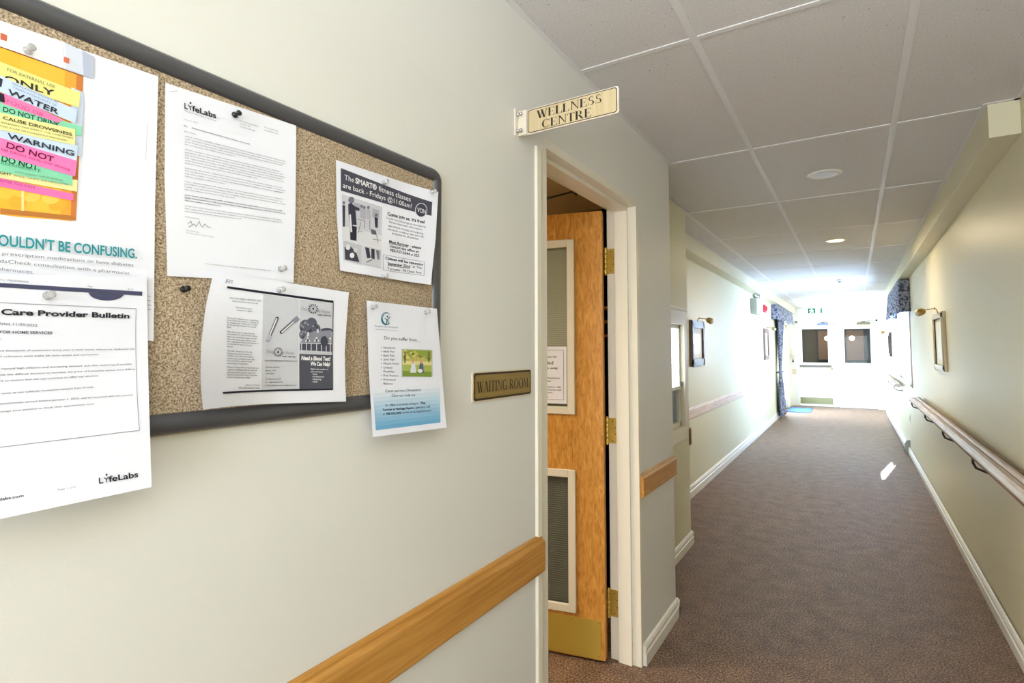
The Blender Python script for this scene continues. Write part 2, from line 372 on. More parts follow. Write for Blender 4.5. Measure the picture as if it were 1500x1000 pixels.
# ------------------------------------------------------------------ door_1 (oak, ajar). local x along leaf from hinge, local y thickness away
HP = Vector((-1.014, 2.438, 0)); DANG = math.atan2(-.056, -.272)
door = empty('door_1', HP, 'golden oak waiting room door standing open, with white framed glass', 'door', kind='structure')
door.rotation_euler = (0, 0, DANG)
TH = .044   # local -y is away from the viewer because the leaf points to -x
def dobj(q, name, parent=None, bevel=0):
    o = q.build(name, None, bevel); o.parent = parent or door; return o
L = .88; y0, y1 = 0.0, -TH
def lbox(q, xa, xb, za, zb, ya, yb, mm): q.box((xa, ya, za), (xb, yb, zb), mm)
o1 = (.150, .73, 1.15, 1.972); o2 = (.150, .73, .222, .858)
q = MB()
Zt = 2.118
lbox(q, 0, o1[0], .012, Zt, y0, y1, M_oakdoor); lbox(q, o1[1], L, .012, Zt, y0, y1, M_oakdoor)
lbox(q, o1[0], o1[1], o1[3], Zt, y0, y1, M_oakdoor); lbox(q, o1[0], o1[1], o2[3], o1[2], y0, y1, M_oakdoor); lbox(q, o1[0], o1[1], .012, o2[2], y0, y1, M_oakdoor)
dobj(q, 'door_leaf', bevel=.0015)
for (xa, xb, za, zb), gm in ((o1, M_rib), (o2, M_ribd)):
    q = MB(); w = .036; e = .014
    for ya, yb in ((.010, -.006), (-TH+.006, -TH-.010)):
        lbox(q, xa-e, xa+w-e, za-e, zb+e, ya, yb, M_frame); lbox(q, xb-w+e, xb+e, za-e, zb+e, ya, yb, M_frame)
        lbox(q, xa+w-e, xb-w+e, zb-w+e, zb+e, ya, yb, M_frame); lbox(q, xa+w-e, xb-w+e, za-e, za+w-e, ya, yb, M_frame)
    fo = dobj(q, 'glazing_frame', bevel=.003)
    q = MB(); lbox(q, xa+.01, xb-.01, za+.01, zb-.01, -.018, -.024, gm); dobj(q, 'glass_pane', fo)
q = MB(); lbox(q, .020, L-.02, .016, .190,   .0015, 0, mat('kick_plate_brass', srgb(206, 178, 82), .35, .45)); kp = dobj(q, 'kick_plate', bevel=.0005)
q = MB()
for x in (.03, .16, .3):
    for z in (.028, .178): q.lathe([(.003, 0), (.002, .001)], (x, .0015, z), (0, 1, 0), M_brassd, 8)
dobj(q, 'kick_plate_screw', kp)
q = MB(); q.lathe([(.03, 0), (.03, .004), (.012, .008), (.012, .03), (.026, .036), (.028, .055), (.018, .062)], (L-.07, 0, 1.0), (0, 1, 0), M_brass); dobj(q, 'door_knob')

# ------------------------------------------------------------------ text meshes
_tc = {}
def glyphs(body, bold=0, shear=0, res=2):
    k = (body, bold, shear, res)
    if k in _tc: return _tc[k]
    cu = bpy.data.curves.new('t', 'FONT'); cu.body = body; cu.size = 1; cu.resolution_u = res; cu.offset = bold; cu.shear = shear
    ob = bpy.data.objects.new('t', cu); COL.objects.link(ob)
    dg = bpy.context.evaluated_depsgraph_get(); dg.update()
    me = bpy.data.meshes.new_from_object(ob.evaluated_get(dg))
    vs = [(v.co.x, v.co.y) for v in me.vertices]; fs = [tuple(p.vertices) for p in me.polygons]
    bpy.data.objects.remove(ob); bpy.data.curves.remove(cu); bpy.data.meshes.remove(me)
    x0 = min(v[0] for v in vs); x1 = max(v[0] for v in vs)
    CH = .73
    vs = [((x-x0)/(x1-x0), y/CH) for x, y in vs]
    _tc[k] = (vs, fs)
    return _tc[k]

# serif capitals drawn as strokes
def serif_letter(ch):
    T, t, S, sh = .18, .065, .055, .04
    P = []
    def R(x0, y0, x1, y1): P.append([(x0, y0), (x1, y0), (x1, y1), (x0, y1)])
    def D(x0, y0, x1, y1, w): P.append([(x0-w/2, y0), (x0+w/2, y0), (x1+w/2, y1), (x1-w/2, y1)])
    def ser(x, y, w, top):
        yy = (y-sh, y) if top else (y, y+sh); R(x-w/2-S, yy[0], x+w/2+S, yy[1])
    def stem(x, w=T): R(x-w/2, 0, x+w/2, 1); ser(x, 0, w, 0); ser(x, 1, w, 1)
    def arc(cx, cy, rx, ry, a0, a1, thick=T, thin=t, n=22):
        pts = []
        for i in range(n+1):
            a = math.radians(a0+(a1-a0)*i/n); c, s_ = math.cos(a), math.sin(a)
            w = thin+(thick-thin)*abs(c)**1.3
            pts.append(((cx+rx*c, cy+ry*s_), (cx+(rx-w)*c, cy+(ry-thin)*s_)))
        for i in range(n): P.append([pts[i][0], pts[i+1][0], pts[i+1][1], pts[i][1]])
    if ch == 'W':
        D(.12, 1, .36, 0, T); D(.36, 0, .56, .95, t); D(.50, 1, .74, 0, T); D(.74, 0, .97, 1, t); ser(.12, 1, T, 1); ser(.50, 1, T, 1); ser(.97, 1, t, 1); return P, 1.06
    if ch == 'E':
        stem(.14); R(.14, 0, .56, .04); R(.14, .96, .54, 1); R(.14, .49, .44, .53); P.append([(.50, 0), (.60, 0), (.62, .22), (.58, .22)]); P.append([(.50, 1), (.57, 1), (.57, .80), (.54, .80)]); R(.42, .40, .455, .62); return P, .66
    if ch == 'L':
        stem(.14); R(.14, 0, .56, .04); P.append([(.50, 0), (.60, 0), (.62, .26), (.58, .26)]); return P, .64
    if ch == 'N':
        R(.12, 0, .12+t, 1); ser(.145, 0, t, 0); R(.0, .965, .2, 1); P.append([(.07, 1), (.24, 1), (.76, 0), (.70, 0)]); R(.70, 0, .75, 1); ser(.725, 1, t, 1); return P, .84
    if ch == 'S':
        arc(.30, .745, .22, .255, 60, 265, .10); arc(.30, .265, .25, .265, -120+0, 92, .13)
        P.append([(.10, .66), (.26, .56), (.50, .40), (.32, .50)])
        R(.42, .74, .455, .99); R(.05, .02, .085, .28); return P, .60
    if ch == 'C':
        arc(.46, .5, .42, .51, 48, 312); R(.72, .70, .755, 1.0); R(.73, .02, .76, .26); return P, .82
    if ch == 'G':
        arc(.46, .5, .42, .51, 48, 312); R(.72, .70, .755, 1.0); R(.64, .03, .78, .42); R(.56, .39, .86, .425); return P, .90
    if ch == 'O': arc(.46, .5, .44, .51, 0, 360, n=36); return P, .92
    if ch == 'T':
        stem(.34); R(.02, .96, .66, 1); P.append([(.0, 1), (.07, 1), (.05, .76), (.02, .76)]); P.append([(.61, 1), (.68, 1), (.66, .76), (.63, .76)]); return P, .70
    if ch == 'I': stem(.15); return P, .32
    if ch == 'R':
        stem(.14); R(.14, .96, .36, 1); R(.14, .46, .36, .50); arc(.34, .73, .24, .27, -90, 90, .14, .04); D(.36, .48, .66, 0, T); ser(.69, 0, .08, 0); return P, .78
    if ch == 'A':
        D(.12, 0, .40, 1, t); D(.66, 0, .40, 1, T); R(.20, .30, .56, .34); ser(.12, 0, t, 0); ser(.66, 0, T, 0); return P, .80
    if ch == 'M':
        R(.12, 0, .165, 1); ser(.14, 0, t, 0); R(.02, .965, .2, 1); P.append([(.08, 1), (.24, 1), (.53, 0), (.47, 0)]); P.append([(.47, 0), (.53, 0), (.80, 1), (.74, 1)]); R(.74, 0, .89, 1); ser(.815, 0, T, 0); R(.74, .965, .95, 1); return P, .98
    return P, .38
def serif_text(body):
    x = 0; out = []
    for c in body:
        P, w = serif_letter(c); out += [[(px+x, py) for px, py in poly] for poly in P]; x += w+.04
    return [[(px/(x-.04), py) for px, py in poly] for poly in out]

def rrect(x0, y0, x1, y1, r, n=6):
    pts = []
    for cx, cy, a in ((x1-r, y1-r, 0), (x0+r, y1-r, 90), (x0+r, y0+r, 180), (x1-r, y0+r, 270)):
        for i in range(n+1):
            t = math.radians(a+90*i/n); pts.append((cx+r*math.cos(t), cy+r*math.sin(t)))
    return pts
def ring(q, outer, inner, fn, mm):
    n = len(outer); q.add([fn(*p) for p in outer]+[fn(*p) for p in inner], [(i, (i+1) % n, (i+1) % n+n, i+n) for i in range(n)], mm)

# ------------------------------------------------------------------ WAITING ROOM plate
SG = mat('brushed_brass_plate', srgb(168, 142, 84), .38, .45, noise=(3, srgb(152, 126, 66), 4, (1, 1, 40)))
SGL = mat('gold_plate', srgb(216, 198, 160), .42, .25, noise=(3, srgb(206, 186, 142), 4, (40, 1, 1)))
SB = mat('sign_black', srgb(40, 24, 18), .5)
PC = mat('clear_backing_plate', srgb(226, 216, 200), .3)
pl = empty('room_sign', (X1, 1.335, 1.349), 'brass WAITING ROOM plate on the wall left of the doorway', 'sign')
y0_, y1_, z0_, z1_ = 1.185, 1.487, 1.311, 1.386
m = MB(); m.prism(rrect(y0_-.004, z0_-.004, y1_+.004, z1_+.004, .008), 0, X1, X1+.003, PC); m.build('backing', pl)
m = MB(); m.prism(rrect(y0_, z0_, y1_, z1_, .007), 0, X1+.003, X1+.005, SG); m.build('plate', pl)
m = MB(); ring(m, rrect(y0_+.001, z0_+.001, y1_-.001, z1_-.001, .007), rrect(y0_+.006, z0_+.006, y1_-.006, z1_-.006, .006), lambda y, z: (X1+.0053, y, z), SB); m.build('border', pl, fix=False)
m = MB()
for poly in serif_text('WAITING ROOM'):
    m.add([(X1+.0053, y0_+.014+px*(y1_-y0_-.030), 1.3325+py*.030) for px, py in poly], [tuple(range(len(poly)))], SB)
m.build('lettering', pl, fix=False)

# ------------------------------------------------------------------ WELLNESS CENTRE projecting sign (plane faces -Y)
YSG = 1.422
ws = empty('projecting_sign', (X1, YSG, 2.145), 'gold WELLNESS CENTRE sign projecting from the wall over the doorway', 'sign')
xa, xb, za, zb = -.853, -.536, 2.108, 2.186
m = MB(); m.prism(rrect(xa, za, xb, zb, .007), 1, YSG-.002, YSG+.004, PC); m.build('backing', ws)
m = MB(); m.prism(rrect(xa+.024, za+.003, xb-.004, zb-.003, .008), 1, YSG-.003, YSG-.002, SGL); m.build('plate', ws)
m = MB(); f = lambda x, z: (x, YSG-.0034, z)
ring(m, rrect(xa+.024, za+.003, xb-.004, zb-.003, .008), rrect(xa+.0262, za+.0052, xb-.0062, zb-.0052, .007), f, SB); m.build('border', ws, fix=False)
m = MB()
for body, x0, x1, z, h in (('WELLNESS', -.798, -.585, 2.1495, .0255), ('CENTRE', -.781, -.617, 2.1165, .0255)):
    for poly in serif_text(body): m.add([f(x0+px*(x1-x0), z+py*h) for px, py in poly], [tuple(range(len(poly)))], SB)
m.build('lettering', ws, fix=False)
m = MB(); m.prism(rrect(YSG-.026, za-.004, YSG+.004, zb+.004, .004), 0, X1, X1+.005, PC); m.prism(rrect(YSG-.009, za, YSG-.002, zb, .002), 0, X1+.005, X1+.034, PC); m.build('bracket', ws, bevel=.001)
for z in (za+.012, zb-.014):
    m = MB(); m.lathe([(.0062, 0), (.0062, .003), (.004, .006), (.004, .012), (.006, .013), (.006, .017), (.003, .019)], (X1+.005, YSG-.017, z), (1, 0, 0), M_chrome, 14); m.build('screw', ws)

# ------------------------------------------------------------------ oak crash rails
RP = [(0, 0), (.012, 0), (.020, .008), (.020, .098), (.010, .104), (.010, .110), (.006, .116), (0, .118)]
def crash_rail(name, xw, a, b, zb, label, mm, sc=1, group=None):
    q = MB(); e = .006
    prof = [(xw+d, zb+z*sc) for d, z in RP]
    q.prism(prof, 1, a, b, mm)
    return tag(q.build(name, bevel=.003), label, 'rail', group)
crash_rail('wall_rail', X1, -2.9, 1.553, .747, 'long golden oak bumper rail on the wall below the bulletin board', M_oak)
crash_rail('wall_rail', X1, 2.505, 3.066, .758, 'short oak bumper rail right of the waiting room doorway', M_oak, .93)
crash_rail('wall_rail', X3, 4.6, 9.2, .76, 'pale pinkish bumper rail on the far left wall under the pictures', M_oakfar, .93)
m = MB(); m.prism([(-1.092, .735), (-1.060, .735), (-1.060, .845), (-1.068, .853), (-1.092, .853)], 1, 4.252, 4.275, M_oakpale)
blk = tag(m.build('bumper_block', bevel=.003), 'short brown bumper block on the wall corner below the office window', 'rail')
m = MB(); m.box((-1.0935, 4.25, .728), (-1.066, 4.253, .848), M_dark); m.build('bracket', blk)

# ------------------------------------------------------------------ office window
wn = empty('window_1', (X2, 3.86, WZ0), 'small bright office window in the recessed wall', 'window', kind='structure')
m = MB()
m.box((X2, WY0-.06, WZ0-.10), (X2+.014, WY1+.055, WZ0), M_frame); m.box((X2, WY0-.06, WZ1), (X2+.014, WY1+.055, WZ1+.11), M_frame)
m.box((X2, WY0-.06, WZ0), (X2+.014, WY0, WZ1), M_frame); m.box((X2, WY1, WZ0), (X2+.014, WY1+.055, WZ1), M_frame)
m.box((X2-.002, WY0-.07, WZ1+.10), (X2+.022, WY1+.065, WZ1+.125), M_frame)
m.build('casing', wn, bevel=.003)
m = MB()
for a, bb in ((WY0, WY0+.03), (WY1-.03, WY1)): m.box((X2-.05, a, WZ0), (X2-.02, bb, WZ1), M_white)
m.box((X2-.05, WY0, WZ0), (X2-.02, WY1, WZ0+.03), M_white); m.box((X2-.05, WY0, WZ1-.03), (X2-.02, WY1, WZ1), M_white); m.box((X2-.05, WY0, 1.155), (X2-.015, WY1, 1.18), M_white)
m.build('sash', wn, bevel=.002)
m = MB(); m.box((X2-.038, WY0+.02, WZ0+.02), (X2-.034, WY1-.02, WZ1-.02), M_glass); m.build('pane', wn)
LIT = mat('lit_office_window', (.9, .95, 1), .6, emit=((.9, .96, 1), 4))
m = MB(); m.box((X2-.052, WY0+.03, 1.17), (X2-.050, WY1-.03, WZ1-.03), LIT); m.build('lit_upper_pane', wn)
m = MB(); m.box((X2-.052, WY0+.03, WZ0+.03), (X2-.050, WY1-.03, 1.16), mat('blue_grey_glass', srgb(132, 150, 164), .15)); m.build('lower_pane', wn)
m = MB(); m.box((X2-.022, WY1-.028, 1.18), (X2-.005, WY1-.008, 1.21), M_dark); m.build('latch', wn)
m = MB(); m.box((X2-.20, WY0, WZ0+.0), (X2-.06, WY1, WZ0+.05), mat('blue_grey_counter', srgb(110, 130, 150), .4)); m.build('counter', wn)

# ------------------------------------------------------------------ bulletin board
XB = X1
YB0, YB1, ZB0, ZB1 = -.42, 1.036, 1.326, 1.888
bb_ = empty('bulletin_board', (XB, (YB0+YB1)/2, ZB0), 'cork bulletin board with a dark rounded frame on the near left wall', 'bulletin board')
m = MB(); m.box((XB, YB0+.01, ZB0+.01), (XB+.010, YB1-.01, ZB1-.01), M_cork); m.build('cork_panel', bb_)
M_bf = mat('dark_board_frame', srgb(74, 74, 78), .34, spec=.6)
prof = [(0, 0), (0, .011), (.006, .017), (.016, .019), (.026, .015), (.030, .010), (.030, 0)]  # inward distance, depth
m = MB(); loops = []
for dd, dep in prof:
    loops.append([(XB+dep, y, z) for y, z in rrect(YB0+dd, ZB0+dd, YB1-dd, ZB1-dd, max(.030-dd, .002), 6)])
n = len(loops[0]); vs = [p for l in loops for p in l]
m.add(vs, [(k*n+i, k*n+(i+1) % n, (k+1)*n+(i+1) % n, (k+1)*n+i) for k in range(len(loops)-1) for i in range(n)], M_bf, True)
m.build('frame', bb_)
m = MB(); ring(m, rrect(YB0-.003, ZB0-.003, YB1+.003, ZB1+.003, .03), rrect(YB0+.001, ZB0+.001, YB1-.001, ZB1-.001, .03), lambda y, z: (XB+.004, y, z), mat('board_edge', srgb(190, 176, 150), .6)); m.build('backing_edge', bb_, fix=False)

# ------------------------------------------------------------------ papers
class Paper:
    """A sheet on the board: x = surf(y, z). Corner pixels were measured on the photograph; everything is placed in wall metres."""
    def __init__(s, name, label, surf, left, right, col=None, cat='poster'):
        s.k = 0; s.surf = surf; s.let = MB(); s.pic = MB(); s.name = name
        mb = MB(); N = 14; Mh = 14
        def interp(pts, t):
            k = min(int(t*(len(pts)-1)), len(pts)-2); q = t*(len(pts)-1)-k
            return (pts[k][0]*(1-q)+pts[k+1][0]*q, pts[k][1]*(1-q)+pts[k+1][1]*q)
        def g(a, b):
            l = s.p(*interp(left, b)); r = s.p(*interp(right, b)); y = l[0]+(r[0]-l[0])*a; z = l[1]+(r[1]-l[1])*a
            return (surf(y, z), y, z)
        mb.grid(g, N, Mh, col or M_paper)
        s.o = tag(mb.build(name, fix=False), label, cat)
    def p(s, u, v):
        x = -.85
        for _ in range(5):
            P = at(u, v, 0, x); x = s.surf(P.y, P.z)
        P = at(u, v, 0, x)
        return (P.y, P.z)
    def P3(s, y, z, l): return (s.surf(y, z)+.0004+.00022*l, y, z)
    def text(s, body, p0, p1, h, c=(60, 60, 66), bold=0, l=6, shear=0, clip=None):
        a = s.p(*p0); b = s.p(*p1); hh = abs(s.p(p0[0], p0[1]-h)[1]-a[1])
        d = (b[0]-a[0], b[1]-a[1]); n = math.hypot(*d); up = (-d[1]/n*hh, d[0]/n*hh)
        vs, fs = glyphs(body, bold, shear, 5 if h > 6 else 3 if h > 3.5 else 2)
        s.let.add([s.P3(a[0]+d[0]*x+up[0]*y, a[1]+d[1]*x+up[1]*y, l) for x, y in vs], fs, ink(*c))
    def quad(s, c4, c, l=0, nu=6, nv=4, where=None):
        s.k += 1; l += s.k*.006
        q = [s.p(*k) for k in c4]
        def g(a, b):
            y = (q[0][0]*(1-a)+q[1][0]*a)*(1-b)+(q[3][0]*(1-a)+q[2][0]*a)*b
            z = (q[0][1]*(1-a)+q[1][1]*a)*(1-b)+(q[3][1]*(1-a)+q[2][1]*a)*b
            return s.P3(y, z, l)
        (where or s.pic).grid(g, nu, nv, ink(*c), False)
    def line(s, p0, p1, w, c, l=1, n=6):
        dx, dy = p1[0]-p0[0], p1[1]-p0[1]; k = math.hypot(dx, dy); nx, ny = -dy/k*w/2, dx/k*w/2
        s.quad([(p0[0]+nx, p0[1]+ny), (p1[0]+nx, p1[1]+ny), (p1[0]-nx, p1[1]-ny), (p0[0]-nx, p0[1]-ny)], c, l, n, 1)
    def poly(s, pts, c, l=1):
        s.k += 1; l += s.k*.006
        ps = [s.p(*k) for k in pts]; s.pic.add([s.P3(y, z, l) for y, z in ps], [tuple(range(len(ps)))], ink(*c))
    def disc(s, u, v, ru, rv, c, l=1, a0=0, a1=360, n=20):
        s.poly([(u+ru*math.cos(math.radians(a0+(a1-a0)*i/n)), v+rv*math.sin(math.radians(a0+(a1-a0)*i/n))) for i in range(n+(a1-a0 < 360))], c, l)
    def path(s, pts, w, c, l=6):
        for a, b in zip(pts[:-1], pts[1:]): s.line(a, b, w, c, l, 1)
    def done(s):
        if s.pic.v: s.pic.build('printed_picture', s.o, fix=False)
        if s.let.v: s.let.build('lettering', s.o, fix=False)

K = (40, 40, 46); G = (110, 110, 120)
# --- medication poster
XP = XB+.0115
p = Paper('poster', 'large medication poster with a pill bottle covered in coloured warning stickers', lambda y, z: XP+.0015+.004*max(0, (1.62-z)/.2)**2*.4,
          [(-90, 0), (-90, 240), (-90, 480)], [(232, 112), (227, 305), (225, 499)])
OR_, OR2, OR3 = (255, 186, 62), (250, 168, 66), (206, 126, 66)
p.quad([(-70, 45), (30, 78), (30, 318), (-70, 305)], OR_, 0); p.quad([(30, 78), (95, 103), (88, 322), (30, 318)], (255, 192, 72), 0)
p.quad([(95, 103), (112, 108.5), (103, 323.5), (88, 322)], OR2, 0); p.quad([(112, 108.5), (122, 112), (111, 322), (103, 323.5)], OR3, 0)
p.line((-70, 44), (122, 112), 1.2, (120, 60, 40), 1)
p.quad([(-70, 7), (94, 62), (96, 101), (-70, 44)], (247, 246, 252), 2); p.quad([(94, 62), (137, 83), (137, 116), (96, 101)], (214, 220, 236), 2); p.quad([(120, 74), (137, 83), (137, 116), (122, 111)], (184, 192, 214), 3)
p.poly([(93, 83), (101, 86), (100.5, 94), (92.5, 91)], (214, 120, 92), 4); p.poly([(0, 48), (10, 52), (9.5, 61), (0, 58)], (210, 110, 80), 4)
p.line((91, 64), (92.5, 84), .7, (190, 194, 206), 4); p.line((12, 38), (10, 52), .7, (200, 204, 214), 4)
for k, (cu, cv) in enumerate(((8, 283), (26, 296), (46, 287), (60, 301), (84, 300), (74, 290), (30, 280))): p.disc(cu, cv, 13, 9, ((255, 196, 74), (246, 176, 60), (255, 206, 96))[k % 3], 1)
p.line((33, 279), (33, 309), 4, (255, 222, 150), 2); p.quad([(0, 305), (108, 316), (111, 323), (0, 313)], (190, 122, 62), 1)
def sticker(a, b_, c_, d_, col, l): p.quad([a, b_, c_, d_], col, l, 8, 3)
YL, BL, PK, GR = (236, 228, 142), (204, 222, 246), (246, 128, 190), (138, 214, 178)
LT = 12
p.quad([(104, 128), (122, 136), (119, 230), (104, 225)], (196, 210, 232), 3)
sticker((-60, 248), (107, 284), (107, 294), (-60, 262), (238, 120, 184), 4)
sticker((-60, 236), (113, 264), (112, 281), (-60, 250), (232, 230, 166), 5)
sticker((-60, 208), (106, 250), (105, 272), (-60, 240), GR, 6)
sticker((-60, 170), (113, 214), (111, 242), (-60, 184), BL, 7)
sticker((-60, 184), (112, 236), (109, 259), (-60, 211), PK, 8)
sticker((-60, 128), (119, 186), (118, 200), (-60, 150), GR, 6)
sticker((-60, 152), (109, 190), (109, 213), (-60, 178), (238, 232, 160), 9)
sticker((2, 134), (92, 176), (84, 180), (2, 152), (246, 130, 184), 7)
sticker((-60, 68), (117, 136), (115, 158), (-60, 100), YL, 5)
sticker((-60, 84), (112, 162), (109, 181), (-60, 110), BL, 8)
p.quad([(-4, 113), (3, 117), (1, 128), (-4, 127)], (50, 52, 70), 9); p.quad([(-4, 135), (5, 139), (6, 151), (-4, 148)], (50, 40, 52), 9)
def pt(b, a, c, h, col=K, bold=0, l=LT): p.text(b, a, c, h, col, bold, l)
pt('FOR EXTERNAL USE', (9, 104.5), (79, 130), 4.5, (120, 124, 96)); p.text('ONLY', (5, 119), (79, 141.5), 9.5, (54, 54, 56), .02, 7)
pt('MEDICATION SHOULD BE', (16, 124), (83, 152), 3.2, (130, 140, 170)); pt('TAKEN WITH PLENTY OF', (17, 129.5), (81, 157), 3.2, (130, 140, 170))
pt('WATER', (9, 138), (84, 168.5), 8.5, (50, 54, 66), .02)
p.text('FOOD OR', (9, 151), (62, 172), 6, (220, 70, 130), 0, 7.5)
p.text('DO NOT DRINK', (3.5, 163.5), (87, 187), 7.5, (34, 74, 66), .02, 7)
pt('CAUSE DROWSINESS', (3, 175), (104, 199.7), 4.8, (80, 78, 50), .02); pt('MAY INTENSIFY THIS EFFECT. USE CARE WHEN', (-14, 178), (105, 204), 2.6, (130, 124, 90)); pt('OPERATING A CAR OR DANGEROUS MACHINERY', (-20, 182), (98, 208), 2.6, (130, 124, 90))
pt('WARNING', (9, 203), (107, 229), 8.5, (48, 52, 70), .02); pt('DO NOT', (7.6, 216.5), (76.5, 238), 9, (110, 20, 70), .015)
pt('OR CRUSH, SWALLOW WHOLE', (0, 220.5), (101, 251), 4, (200, 70, 130)); p.text('DO NOT', (1, 236), (54, 250), 9, (20, 70, 50), .02, 7)
pt('REFRIGERATE', (0, 241), (58, 253), 5, (60, 150, 110)); pt('LIGHT', (-8, 254), (16, 258), 4, (80, 80, 40), .02); pt('WHILE TAKING THIS MEDICATION', (19, 259), (99, 272), 3, (130, 130, 90))
pt('AVOID SUNLIGHT AND/OR ARTIFICIAL', (20, 253), (92, 266), 2.6, (120, 140, 100)); pt('DISCARD AFTER THIS DATE', (-34, 260), (50, 277), 4, (180, 60, 120))
pt("SHOULDN'T BE CONFUSING.", (-29, 357), (199, 378.5), 17, (36, 146, 156), .02)
pt('take prescription medications or have diabetes', (-26, 371), (194, 390.5), 5.5, (110, 112, 122)); pt('a MedsCheck consultation with a pharmacist.', (-30, 382), (190, 402.5), 5.5, (110, 112, 122)); pt('your pharmacist.', (-32, 393), (48, 401.5), 5.5, (110, 112, 122))
p.line((216, 180), (213, 235), .7, (200, 202, 212), 1)
for k in range(4): p.line((214, 433+k*6.5), (221, 434+k*6.5), .7, (120, 120, 150), 1)
p.done(); P_poster = p
# --- bulletin sheet
p = Paper('notice_sheet', 'white printed care provider bulletin sheet hanging below the medication poster', lambda y, z: XP+.0055+.040*max(0, (1.50-z)/.25)**2,
          [(-90, 399), (-90, 590), (-90, 779)], [(215, 406), (217.5, 560), (222, 713)])
def pt(b, a, c, h, col=(70, 70, 80), bold=0, l=4): p.text(b, a, c, h, col, bold, l)
BAND = (74, 76, 104)
p.quad([(-60, 410.5), (208, 427), (208, 433), (-60, 417)], BAND, 1, 10, 1)
p.poly([(129, 428.5)]+[(155.5-25.5*math.cos(PI*i/14), 429.5+10.5*math.sin(PI*i/14)+1.6*(i/14-.5)) for i in range(1, 14)]+[(181, 431.5)], BAND, 1)
pt('To 17052390029', (-1, 410.5), (41, 414), 2.4); pt('Fax', (128, 420), (135, 421), 2.2); pt('p.1', (187, 424), (194, 424.6), 2.2)
LN = (130, 130, 140)
p.line((-60, 440.5), (199, 452), .8, LN, 1, 10); p.line((199, 452), (204, 630), .8, LN, 1, 10); p.line((204, 630), (-60, 662), .8, LN, 1, 10)
pt('Care Provider Bulletin', (1, 460.5), (189, 466), 8.5, (44, 44, 52), .035)
pt('Updates 11/09/2022', (-14, 474.5), (54, 478.5), 4.2, (96, 96, 120)); pt('FOR HOME SERVICES', (-1, 488), (76, 489.3), 4.2, (80, 80, 90), .02); pt('Dear Provider,', (-46, 497), (2, 498), 4)
pt('we serve thousands of customers every year in their home, where our dedicated and', (-22, 515), (196, 512), 3); pt('and collection team make lab tests simple and convenient.', (-8, 523.5), (144, 520), 3)
pt('of record high inflation and increasing demand, and after exploring all possible', (-6, 541.5), (192, 534), 3); pt('made the difficult decision to increase the price of homecare service from $40 to', (-8, 550.5), (197, 541.5), 3); pt('2022 to ensure that we can continue to offer our services.', (-10, 559.5), (144, 551), 3)
pt('lab tests at our LifeLabs locations remains free of cost.', (-8, 578), (137, 567.5), 3); pt('appointments served before January 1, 2023, will be honored with the current', (-6, 592.5), (194, 579), 3); pt('encourage your patients to book their appointment soon.', (-14, 605), (138, 592), 3)
def lifelabs(p, a, c, h, l=4):
    # wordmark with the i as a small figure
    f = lambda t, dv=0: (a[0]+(c[0]-a[0])*t, a[1]+(c[1]-a[1])*t-dv)
    col = (40, 40, 50)
    p.text('L', f(0), f(.11), h, col, .02, l); p.text('feLabs', f(.25), f(1), h, col, .02, l)
    p.disc(*f(.19, h*1.25), h*.16, h*.18, col, l); p.path([f(.12, h*.85), f(.18, h*.55), f(.26, h*.9)], h*.13, col, l); p.path([f(.185, h*.55), f(.19, 0)], h*.16, col, l)
lifelabs(p, (144.5, 708), (202, 698), 9)
pt('Page 1 of 5', (84, 718), (110, 714), 2.6, (120, 120, 130)); pt('www.lifelabs.com', (-36, 738.5), (34, 727), 4.2, (60, 60, 76), .02)
p.done()
# --- lab letter
p = Paper('letter', 'white typed letter pinned near the top middle of the cork board', lambda y, z: XP+.0012+.035*(y-.50)**2+.03*max(0, 1.62-z)**1.5,
          [(242, 121), (241, 260), (245, 404)], [(434, 184), (433, 300), (430, 414)])
def pt(b, a, c, h, col=(110, 110, 122), bold=0, l=4): p.text(b, a, c, h, col, bold, l)
lifelabs(p, (269.5, 159), (316, 173.5), 8.5)
pt('Medical Laboratory Services', (270, 163), (316, 178), 1.8)
pt('100 International Blvd.', (351, 178), (378, 186), 1.8); pt('Toronto, ON', (351, 182), (366, 186.5), 1.8); pt('Canada M9W 6J6', (351, 186), (373, 192.5), 1.8)
pt('Tel: 416-675-3637', (386, 187), (407, 193.5), 1.8); pt('www.lifelabs.com', (386, 191), (407, 197), 1.8)
pt('June 13, 2022', (268.5, 175.5), (289, 181.5), 2, (150, 150, 160)); pt('Re:', (269, 185), (274, 186.5), 2, (70, 70, 80), .02); pt('Announcing upcoming transition news related to our results', (280, 188), (365, 212), 2, (90, 90, 100), .02); pt('Dear Doctor,', (269, 193), (287, 197.5), 2)
words = ('we are pleased to announce the upcoming service for our patients and health care providers which will be available online this improved system allows results to be securely viewed '
         'at any time please contact your local representative with questions about the registration process and the collection centre nearest you as of this spring all reports move to the new portal and remain free of charge').split()
rg = random.Random(3)
def words_line(n):
    i = rg.randrange(len(words)-24); s_ = ''
    while len(s_) < n: s_ += words[i % len(words)]+' '; i += 1
    return s_.strip()[:n]
for grp, rows in (((200, 204, 208, 212), (1, 1, .97, .5)), ((219.5, 223.5, 227.5, 231.5, 235.5, 239.5), (.95, .98, 1, .98, .99, .72)), ((246.5, 250.5, 254.5, 258.5), (.97, 1, .98, .4)), ((266, 270, 274, 278), (.98, .97, 1, .5)), ((286, 290, 294), (.97, 1, .36)), ((302, 306, 310), (.96, .98, .56))):
    for v, wd in zip(grp, rows):
        sl = (511-v)/980-.065; u1 = 270+147*wd
        bd = grp[0] == 286
        pt(words_line(int(88*wd)), (270, v), (u1, v+sl*(u1-270)), 1.9, (84, 84, 96) if bd else (118, 118, 130), .02 if bd else .006)
pt('Yours sincerely,', (270, 318), (292, 321.5), 2)
